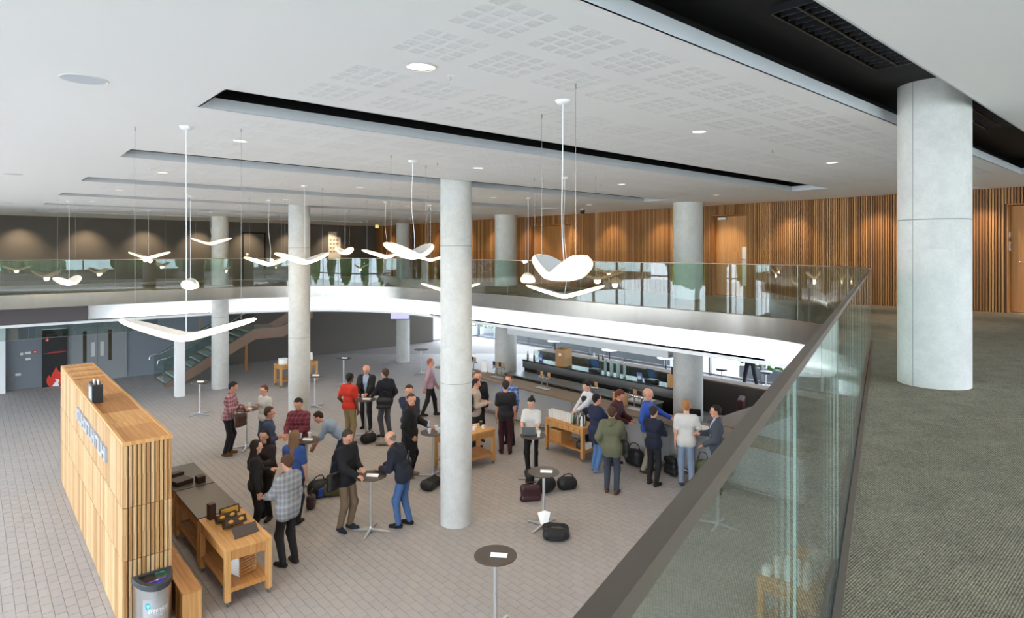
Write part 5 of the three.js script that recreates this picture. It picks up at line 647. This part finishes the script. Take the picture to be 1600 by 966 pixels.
  if (o.shirt) mesh('shirt', skin3([...torso(e - 0.01), limb(sp(0, 0.5, -0.01), sp(0, 0.56, -0.005), 0.068, 0.06, 0.004)], 0.0165, 0.05, [(x, y, z) => pel.y - 0.02 - y]), cloth(o.shirt), T);
  if (o.hood) mesh('hood', skin3([limb(sp(-0.08, 0.53, -0.06), sp(0, 0.5, -0.12), 0.045, 0.05, 0), limb(sp(0.08, 0.53, -0.06), sp(0, 0.5, -0.12), 0.045, 0.05, 0)], 0.015, 0.04), cloth(o.top), T);
  if (o.scarf) mesh('scarf', skin3([limb(sp(-0.06, 0.53, 0.0), sp(0.06, 0.53, 0.0), 0.05, 0.05, 0), limb(sp(0.02, 0.52, 0.05), sp(0.03, 0.28, 0.11), 0.035, 0.03, 0), limb(sp(-0.04, 0.53, 0.02), sp(0.02, 0.5, 0.07), 0.045, 0.04, 0)], 0.015, 0.03), cloth(o.scarf), T);
  mesh(o.legName || 'trousers', skin3([{ a: sp(-0.075, -0.01, 0), b: sp(0.075, -0.01, 0), ra: 0.112, rb: 0.112 }, ...leg(0.009, 0.017)], 0.0165, 0.045, [(x, y, z) => y - pel.y - 0.1]), cloth(o.legs), g);
  if (o.apron) mesh('apron', skin3([limb(sp(-0.08, 0.36, 0.055), sp(0.08, 0.36, 0.055), 0.097, 0.097, 0), limb(sp(-0.08, 0.1, 0.05), sp(0.08, 0.1, 0.05), 0.107, 0.107, 0), limb(V3(-0.09, 0.62, 0.07), V3(0.09, 0.62, 0.07), 0.09, 0.09, 0), limb(V3(0, 0.62, 0.07), sp(0, 0.36, 0.055), 0.09, 0.09, 0)], 0.017, 0.05, [(x, y, z) => 0.03 - z]), cloth(o.apron), g);
  shoes.forEach((s) => mesh('shoe', s, cloth(o.shoes || '#2a2421'), g));
  if (o.hair && o.hair !== 'bald') {
    const hp = [limb(hd(0, 0.045, -0.024), hd(0, 0.042, -0.004), 0.095, 0.092, o.bush || 0), limb(hd(0, 0.0, -0.055), hd(0, -0.035, -0.05), 0.062, 0.05, o.bush || 0)];
    if (o.cut === 'long') for (const s of [1, -1, 0]) hp.push(limb(hd(0.055 * s, 0.01, -0.04), sp(0.07 * s, 0.44, s ? -0.035 : -0.09), 0.05, 0.045, 0), limb(sp(0.07 * s, 0.44, s ? -0.035 : -0.09), sp(0.05 * s, 0.33, -0.11), 0.045, 0.03, 0));
    if (o.cut === 'bun') hp.push(limb(hd(0, 0.075, -0.115), hd(0, 0.09, -0.12), 0.042, 0.038, 0));
    const hc = [(x, y, z) => { const p = inv(x, y, z); return -Math.max(0.03 - p.z, p.y - (o.line || 0.088)); }, (x, y, z) => { const p = inv(x, y, z); return -Math.max(-0.028 - p.z, p.y - 0.02, Math.abs(p.x) - 0.3) + (o.cut === 'long' ? -0.2 : 0); }]; if (o.cut === 'fringe') hc.push((x, y, z) => inv(x, y, z).y - 0.035);
    mesh('hair', skin3(hp, 0.0105, 0.03, hc), cloth(o.hair), g);
  }
  if (o.cupIn) { const a = arms[o.cupIn === 'left' ? 0 : 1], q = a.wr.clone().add(V3(-a.s * 0.02, -0.03, 0.1)).multiplyScalar(H).applyAxisAngle(V3(0, 1, 0), g.rotation.y).add(g.position); cup(q.x, -q.z, q.y, o.cupLabel); }
  return g;
}
const stride = [[0.09, 0.2, 0.1], [-0.09, -0.2, -0.1]];
person(4.79, 15.99, 80, 'man in a pink check shirt with a brown satchel at the left table', { top: '#b98a92', plaid: ['#7d4650', '#d9c3c4'], legs: '#23252f', shoes: '#7d5a30', hair: '#221a17', left: 'table', right: 'cup', lean: 0.14, pitch: 0.2, h: 1.8 });
person(5.5, 15.55, 215, 'person in a white T-shirt with short auburn hair at the left table', { top: '#ece9e4', sleeve: 0.3, legs: '#4d5a6b', hair: '#6d3d25', right: 'strap', h: 1.68, skin: 'pale' });
person(4.66, 12.95, 75, 'man in a navy top and brick red trousers seen from the side', { top: '#3b4766', sleeve: 0.75, legs: '#7c3136', hair: '#4a3528', left: 'crossed', right: 'cup', h: 1.78 });
person(5.4, 13.2, 182, 'man in a dark red check shirt looking down before the column', { top: '#7c3440', plaid: ['#5a2230', '#a5626a'], legs: '#262833', hair: '#2a211e', left: 'phone', right: 'table', pitch: 0.35, h: 1.8 });
person(3.78, 11.15, 65, 'woman with long dark hair in a black jacket, back half turned', { top: '#232021', legs: '#18171a', hair: '#2e1e18', cut: 'long', woman: 1, left: 'cup', right: 'down', h: 1.68, skin: 'pale', topName: 'jacket' });
person(4.15, 11.7, 200, 'woman with long dark wavy hair facing the camera, holding a cup', { top: '#33282a', legs: '#1d1b1e', hair: '#261814', cut: 'long', woman: 1, left: 'cup', right: 'crossed', grip: 1, cupIn: 'left', cupLabel: 'paper cup in the hand of the dark-haired woman facing the camera', h: 1.68, skin: 'pale' });
person(4.5, 11.2, 10, 'woman in a bright blue top with long light brown hair', { top: '#3a5a9c', sleeve: 0.4, legs: '#2a2830', hair: '#8d6b4c', cut: 'long', woman: 1, left: 'cup', right: 'down', h: 1.7, skin: 'pale' });
person(3.82, 9.78, 300, 'person in a grey and white knit with black trousers by the near trolley', { top: '#8f8e90', plaid: ['#77777b', '#b5b5b6'], legs: '#211f22', hair: '#5d3b2b', woman: 1, thick: 0.03, hem: -0.2, scarf: '#8d4440', left: 'table', right: 'down', h: 1.74, pitch: 0.3 });
person(5.95, 12.75, 262, 'person in jeans and a pale shirt bending down to a bag', { top: '#9fb0c4', sleeve: 0.6, legs: '#27364f', hair: '#33231d', lean: 0.85, pitch: 0.1, left: 'floor', right: 'floor', hem: 0.02, h: 1.76 });
person(5.08, 10.28, 118, 'man in a black jacket and tan trousers looking at his phone', { top: '#17181d', legs: '#86705a', shoes: '#1f2a3d', hair: '#453730', line: 0.1, thick: 0.026, hem: -0.16, left: 'phone', right: 'table', pitch: 0.4, h: 1.8, topName: 'jacket', grip: 1 });
person(5.92, 9.78, 285, 'bald man in a navy jacket and blue jeans leaning over the table', { top: '#1f2333', legs: '#4a6c9e', shoes: '#17161a', hair: '#857a70', cut: 'fringe', scarf: '#7c2b33', thick: 0.022, hem: -0.14, lean: 0.38, pitch: 0.2, left: 'table', right: [0.15, 1.02, 0.42], h: 1.76, topName: 'jacket', feet: [[0.1, 0.05, 0.15], [-0.1, -0.08, -0.15]] });
person(7.41, 14.83, 25, 'man in a bright red T-shirt and tan trousers seen from behind', { top: '#d8351f', sleeve: 0.34, legs: '#a8946c', hair: '#15110f', skin: 'brown', left: 'pocket', right: 'down', h: 1.84, hem: -0.06 });
person(8.42, 15.8, 185, 'bald man in a black jacket over a pale blue shirt, facing the camera', { top: '#1d1d20', shirt: '#a9b9d4', legs: '#23242c', hair: 'bald', thick: 0.026, left: 'table', right: 'table', h: 1.8, skin: 'rosy', topName: 'jacket', pitch: 0.25 });
person(8.42, 14.75, 310, 'man in a dark blazer and grey trousers with a black shoulder bag', { top: '#191c28', legs: '#55555c', hair: '#4f3829', thick: 0.026, hem: -0.17, left: 'table', right: 'pocket', h: 1.84, topName: 'blazer' });
person(7.35, 11.78, 92, 'man in a long black coat turning his head to the camera', { top: '#141418', legs: '#1b1b20', hair: '#4b382b', scarf: '#54282c', thick: 0.032, hem: -0.42, left: 'table', right: 'pocket', turn: -62, h: 1.84, topName: 'coat', shoes: '#8a7c6c' });
person(7.92, 12.75, 176, 'bearded man in a navy sweater with his hand at his chin', { top: '#262d42', legs: '#22242c', hair: '#3d2b22', left: 'table', right: 'chin', h: 1.8, pitch: 0.15 });
person(10.52, 15.75, 88, 'person in a pale pink shirt walking past left of the middle column', { top: '#cfa9b4', legs: '#252327', hair: '#a0604c', feet: stride, left: [0.22, 0.85, 0.2], right: [0.22, 0.85, -0.15], h: 1.74 });
person(10.85, 15.1, 80, 'person in a light blue shirt just behind the middle column', { top: '#8ea2d0', legs: '#3c4256', hair: '#3c2c24', h: 1.74, feet: stride });
person(9.62, 12.35, 95, 'man in a cream jacket carrying a black backpack', { top: '#d0bcae', legs: '#2a2a30', hair: '#2a1e1a', thick: 0.024, left: 'cup', right: 'cup', h: 1.78, topName: 'jacket', pitch: 0.1 });
person(10.08, 12.85, 165, 'man in a dark jacket facing the camera behind the cream jacket', { top: '#1a1b22', legs: '#20222b', hair: '#7d5140', thick: 0.024, left: 'down', right: 'cup', h: 1.84, topName: 'jacket' });
person(9.98, 11.6, 355, 'man in a black T-shirt and burgundy trousers seen from behind', { top: '#252428', sleeve: 0.36, legs: '#4b2028', hair: '#352a26', left: 'down', right: 'down', h: 1.8, hem: -0.14, shoes: '#3a1f22' });
person(10.5, 12.05, 215, 'man in a blue and white check shirt talking to the black T-shirt', { top: '#5d78b4', plaid: ['#33508f', '#dfe6f2'], legs: '#252b3c', hair: '#5d3f30', left: 'down', right: 'cup', h: 1.82 });
person(9.55, 10.2, 195, 'woman in a white blouse with her hair up, working at the laptop table', { top: '#f0ede8', sleeve: 0.36, legs: '#19181b', hair: '#1f1613', cut: 'bun', woman: 1, left: 'table', right: 'table', pitch: 0.45, h: 1.7, skin: 'pale' });
person(11.72, 10.4, 245, 'waitress in a white shirt and dark apron behind the drawer trolley', { top: '#ecebee', legs: '#1f2129', apron: '#242a3a', hair: '#1e1614', cut: 'bun', woman: 1, left: 'reach', right: [0.1, 1.0, 0.4], pitch: 0.3, h: 1.74, skin: 'pale', lean: 0.1 });
person(10.72, 9.3, 65, 'person in a long navy top and blue jeans beside the drawer trolley', { top: '#222c4a', sleeve: 0.36, legs: '#5f86bd', hair: '#1f1a1a', thick: 0.028, hem: -0.3, woman: 1, left: 'table', right: [0.16, 1.02, 0.4], h: 1.76, shoes: '#8d99ae' });
person(11.36, 9.3, 120, 'person in a maroon jacket with full auburn hair bending towards the bar', { top: '#4e2026', legs: '#2a262b', hair: '#6b3120', bush: 0.012, thick: 0.028, left: 'table', right: 'table', lean: 0.2, pitch: 0.3, h: 1.78, topName: 'jacket' });
person(10.0, 8.25, 18, 'man in an olive green hooded jacket with a black shoulder bag, back to the camera', { top: '#6e6d54', legs: '#3d434f', shoes: '#6d4526', hair: '#54392a', hood: 1, thick: 0.032, hem: -0.2, left: 'pocket', right: 'table', h: 1.78, topName: 'jacket' });
person(11.55, 8.5, 112, 'tall bald man in a bright blue shirt and stone trousers reaching to the bar', { top: '#3a5fc0', legs: '#a59a86', shoes: '#4a3528', hair: '#b09a8a', cut: 'fringe', left: [0.2, 1.1, 0.5], right: 'pocket', fat: 0.015, h: 1.9, hem: -0.08 });
person(11.02, 7.95, 40, 'person in a dark navy top and black trousers in front of the blue shirt', { top: '#1b2236', legs: '#1c1b1e', hair: '#3b2e29', left: 'table', right: 'table', h: 1.68, hem: -0.16 });
person(11.5, 7.45, 15, 'man in a white T-shirt and pale grey jeans with ginger hair, back to the camera', { top: '#eae6df', sleeve: 0.36, legs: '#8d9bb0', shoes: '#3d4150', hair: '#b07a45', left: 'down', right: [0.22, 1.05, 0.25], h: 1.82, hem: -0.14, skin: 'pale' });
person(11.6, 6.8, 282, 'man in a grey suit and pale blue shirt at the right end of the bar', { top: '#464a55', shirt: '#bccbe4', legs: '#464a55', hair: '#2a1d17', thick: 0.026, hem: -0.16, left: [0.15, 1.0, 0.25], right: [0.12, 1.15, 0.3], h: 1.82, topName: 'suit_jacket', skin: 'rosy' });
person(21.6, 11.3, 5, 'standing figure by the far window of whom only the dark trousered legs show', { top: '#26242a', legs: '#1c1e28', hair: '#2c211c', left: 'table', right: 'table', h: 1.78, feet: [[0.22, 0.02, 0.2], [-0.22, -0.02, -0.2]] });
// ---------- bags ----------
const leather = { black: mat({ color: hex('#17171a'), roughness: 0.55 }), brown: mat({ color: hex('#4b2f26'), roughness: 0.5 }), maroon: mat({ color: hex('#3a1f22'), roughness: 0.4 }), olive: mat({ color: hex('#5e5b3e'), roughness: 0.8 }), blue: mat({ color: hex('#2f55b0'), roughness: 0.7 }), grey: mat({ color: hex('#8a8580'), roughness: 0.9 }) };
function bag(u, v, y, w, h, d, turn, m, label, { strap = 1, pocket, flop = 0.35, name = 'bag', cat = 'bag' } = {}) {
  const b = thing(name, label, cat, P(u, y, v), turn); const q = (x, yy, z) => V3(x * w / 2, yy * h, z * d / 2), r = Math.min(d, h) * 0.42, pr = []; const ix = Math.max(0.01, w / 2 - r), iz = Math.max(0.002, d / 2 - r), iy = Math.max(0.005, h - 2 * r);
  for (const z of [-iz, iz]) for (const yy of [r, r + iy * (1 - flop * (z > 0 ? 0.5 : 0))]) pr.push({ a: V3(-ix, yy, z), b: V3(ix, yy * (1 - flop * 0.25), z * 0.9), ra: r, rb: r * 0.92 }); pr.push({ a: V3(-ix, h * 0.5, 0), b: V3(ix, h * 0.45, 0), ra: r, rb: r });
  mesh('bag_body', skin3(pr, 0.017, 0.05, [(x, yy) => 0.002 - yy]), m, b);
  if (strap) mesh('strap', tube([V3(-w * 0.4, h * 0.8, 0), V3(-w * 0.2, h * (0.95 + strap * 0.25), d * 0.1), V3(w * 0.2, h * (0.95 + strap * 0.25), d * 0.1), V3(w * 0.4, h * 0.75, 0)], 0.011, 20, 6), m, b);
  if (pocket) mesh('front_pocket', rboxG(w * 0.6, h * 0.5, d * 0.2, 0, h * 0.36, d * 0.48, 0.02), pocket, b); mesh('zip', tube([V3(-w * 0.36, h * 0.86, d * 0.12), V3(0, h * 0.93, d * 0.14), V3(w * 0.36, h * 0.84, d * 0.12)], 0.005, 12, 5), leather.grey, b); return b;
}
bag(4.98, 15.72, 0.72, 0.34, 0.34, 0.14, 0.5, leather.brown, 'brown satchel hanging at the hip of the pink check shirt', { strap: 2.2 });
bag(4.81, 10.2, 0.82, 0.36, 0.3, 0.13, 0.5, leather.black, 'black messenger bag on the hip of the man with the phone', { strap: 2.4 });
bag(6.16, 9.95, 0.86, 0.3, 0.3, 0.12, 1.0, leather.black, 'black shoulder bag behind the leaning bald man', { strap: 1.4 });
bag(8.22, 14.48, 0.85, 0.38, 0.3, 0.12, -0.5, leather.black, 'black shoulder bag at the hip of the dark blazer', { strap: 2 });
bag(10.28, 8.12, 0.72, 0.3, 0.36, 0.12, 0.9, leather.black, 'black shoulder bag at the hip of the olive jacket', { strap: 2 });
bag(9.36, 12.22, 1.02, 0.3, 0.46, 0.16, 1.0, leather.black, 'black backpack worn on the cream jacket', { strap: 0.4, name: 'backpack' });
bag(5.35, 12.1, 0, 0.42, 0.34, 0.3, 0.3, leather.black, 'black and blue backpack on the floor by the blonde woman', { pocket: leather.blue, name: 'backpack' });
bag(5.62, 11.95, 0, 0.46, 0.24, 0.3, -0.4, leather.olive, 'dark olive bag slumped on the floor beside the blue backpack', { strap: 0.6 });
bag(5.0, 11.62, 0, 0.26, 0.28, 0.16, 0.9, leather.maroon, 'reddish brown handbag on the floor beside the blue top', { strap: 1.2 });
bag(7.85, 14.62, 0, 0.42, 0.24, 0.26, 0.2, leather.black, 'black bag on the floor between the red T-shirt and the dark blazer');
bag(8.1, 14.28, 0, 0.46, 0.13, 0.36, 0.9, leather.grey, 'grey coat bundle on the floor at the feet of the dark blazer', { strap: 0, name: 'coat_bundle', cat: 'coat' });
bag(7.35, 10.95, 0, 0.5, 0.2, 0.3, 0.4, leather.black, 'flat black bag left of the foot of the drinks table');
bag(7.98, 11.02, 0, 0.46, 0.2, 0.28, -0.3, leather.black, 'black bag right of the foot of the drinks table');
bag(8.7, 9.35, 0, 0.22, 0.5, 0.2, 0.5, leather.black, 'tall black bag leaning up by the laptop table', { strap: 0.3 });
bag(8.45, 9.05, 0, 0.42, 0.34, 0.14, -0.55, leather.maroon, 'dark burgundy leather briefcase on the floor', { strap: 0.5, name: 'briefcase' });
bag(9.05, 9.2, 0, 0.42, 0.3, 0.28, 0.2, leather.black, 'round black bag behind the burgundy briefcase');
bag(9.45, 9.0, 0, 0.4, 0.26, 0.26, -0.4, leather.black, 'black bag right of the pole of the table above the bags');
bag(7.72, 7.62, 0, 0.46, 0.2, 0.4, -0.75, leather.black, 'black laptop bag lying at the foot of the nearest bag table', { strap: 0.6, pocket: leather.black });
{ const p = thing('crumpled_paper', 'white folded paper propped against the table foot by the laptop bag', 'paper', P(7.6, 0.2, 7.82), -0.6); const g = boxG(0.15, 0.2, 0.008); g.rotateX(-0.6); g.rotateZ(0.25); g.translate(0, 0.11, 0); mesh('sheet', g, M.paper, p); const h = boxG(0.1, 0.16, 0.006); h.rotateX(-0.4); h.rotateZ(-0.3); h.translate(0.06, 0.14, 0.03); mesh('folded_corner', h, M.paper, p); }
bag(11.7, 8.98, 0, 0.5, 0.4, 0.28, 1.45, leather.black, 'big black bag on the floor between the olive jacket and the blue shirt');
bag(11.8, 8.05, 0, 0.36, 0.4, 0.16, 1.4, leather.black, 'upright black case against the bar beside the white T-shirt', { strap: 0.2, name: 'case', flop: 0.05 });
bag(11.84, 7.27, 0, 0.36, 0.55, 0.26, 1.5, leather.olive, 'olive green bag with an orange trim at the foot of the grey suit', { pocket: mat({ color: hex('#b5562c'), roughness: 0.8 }) });
renderer.render(scene, camera);
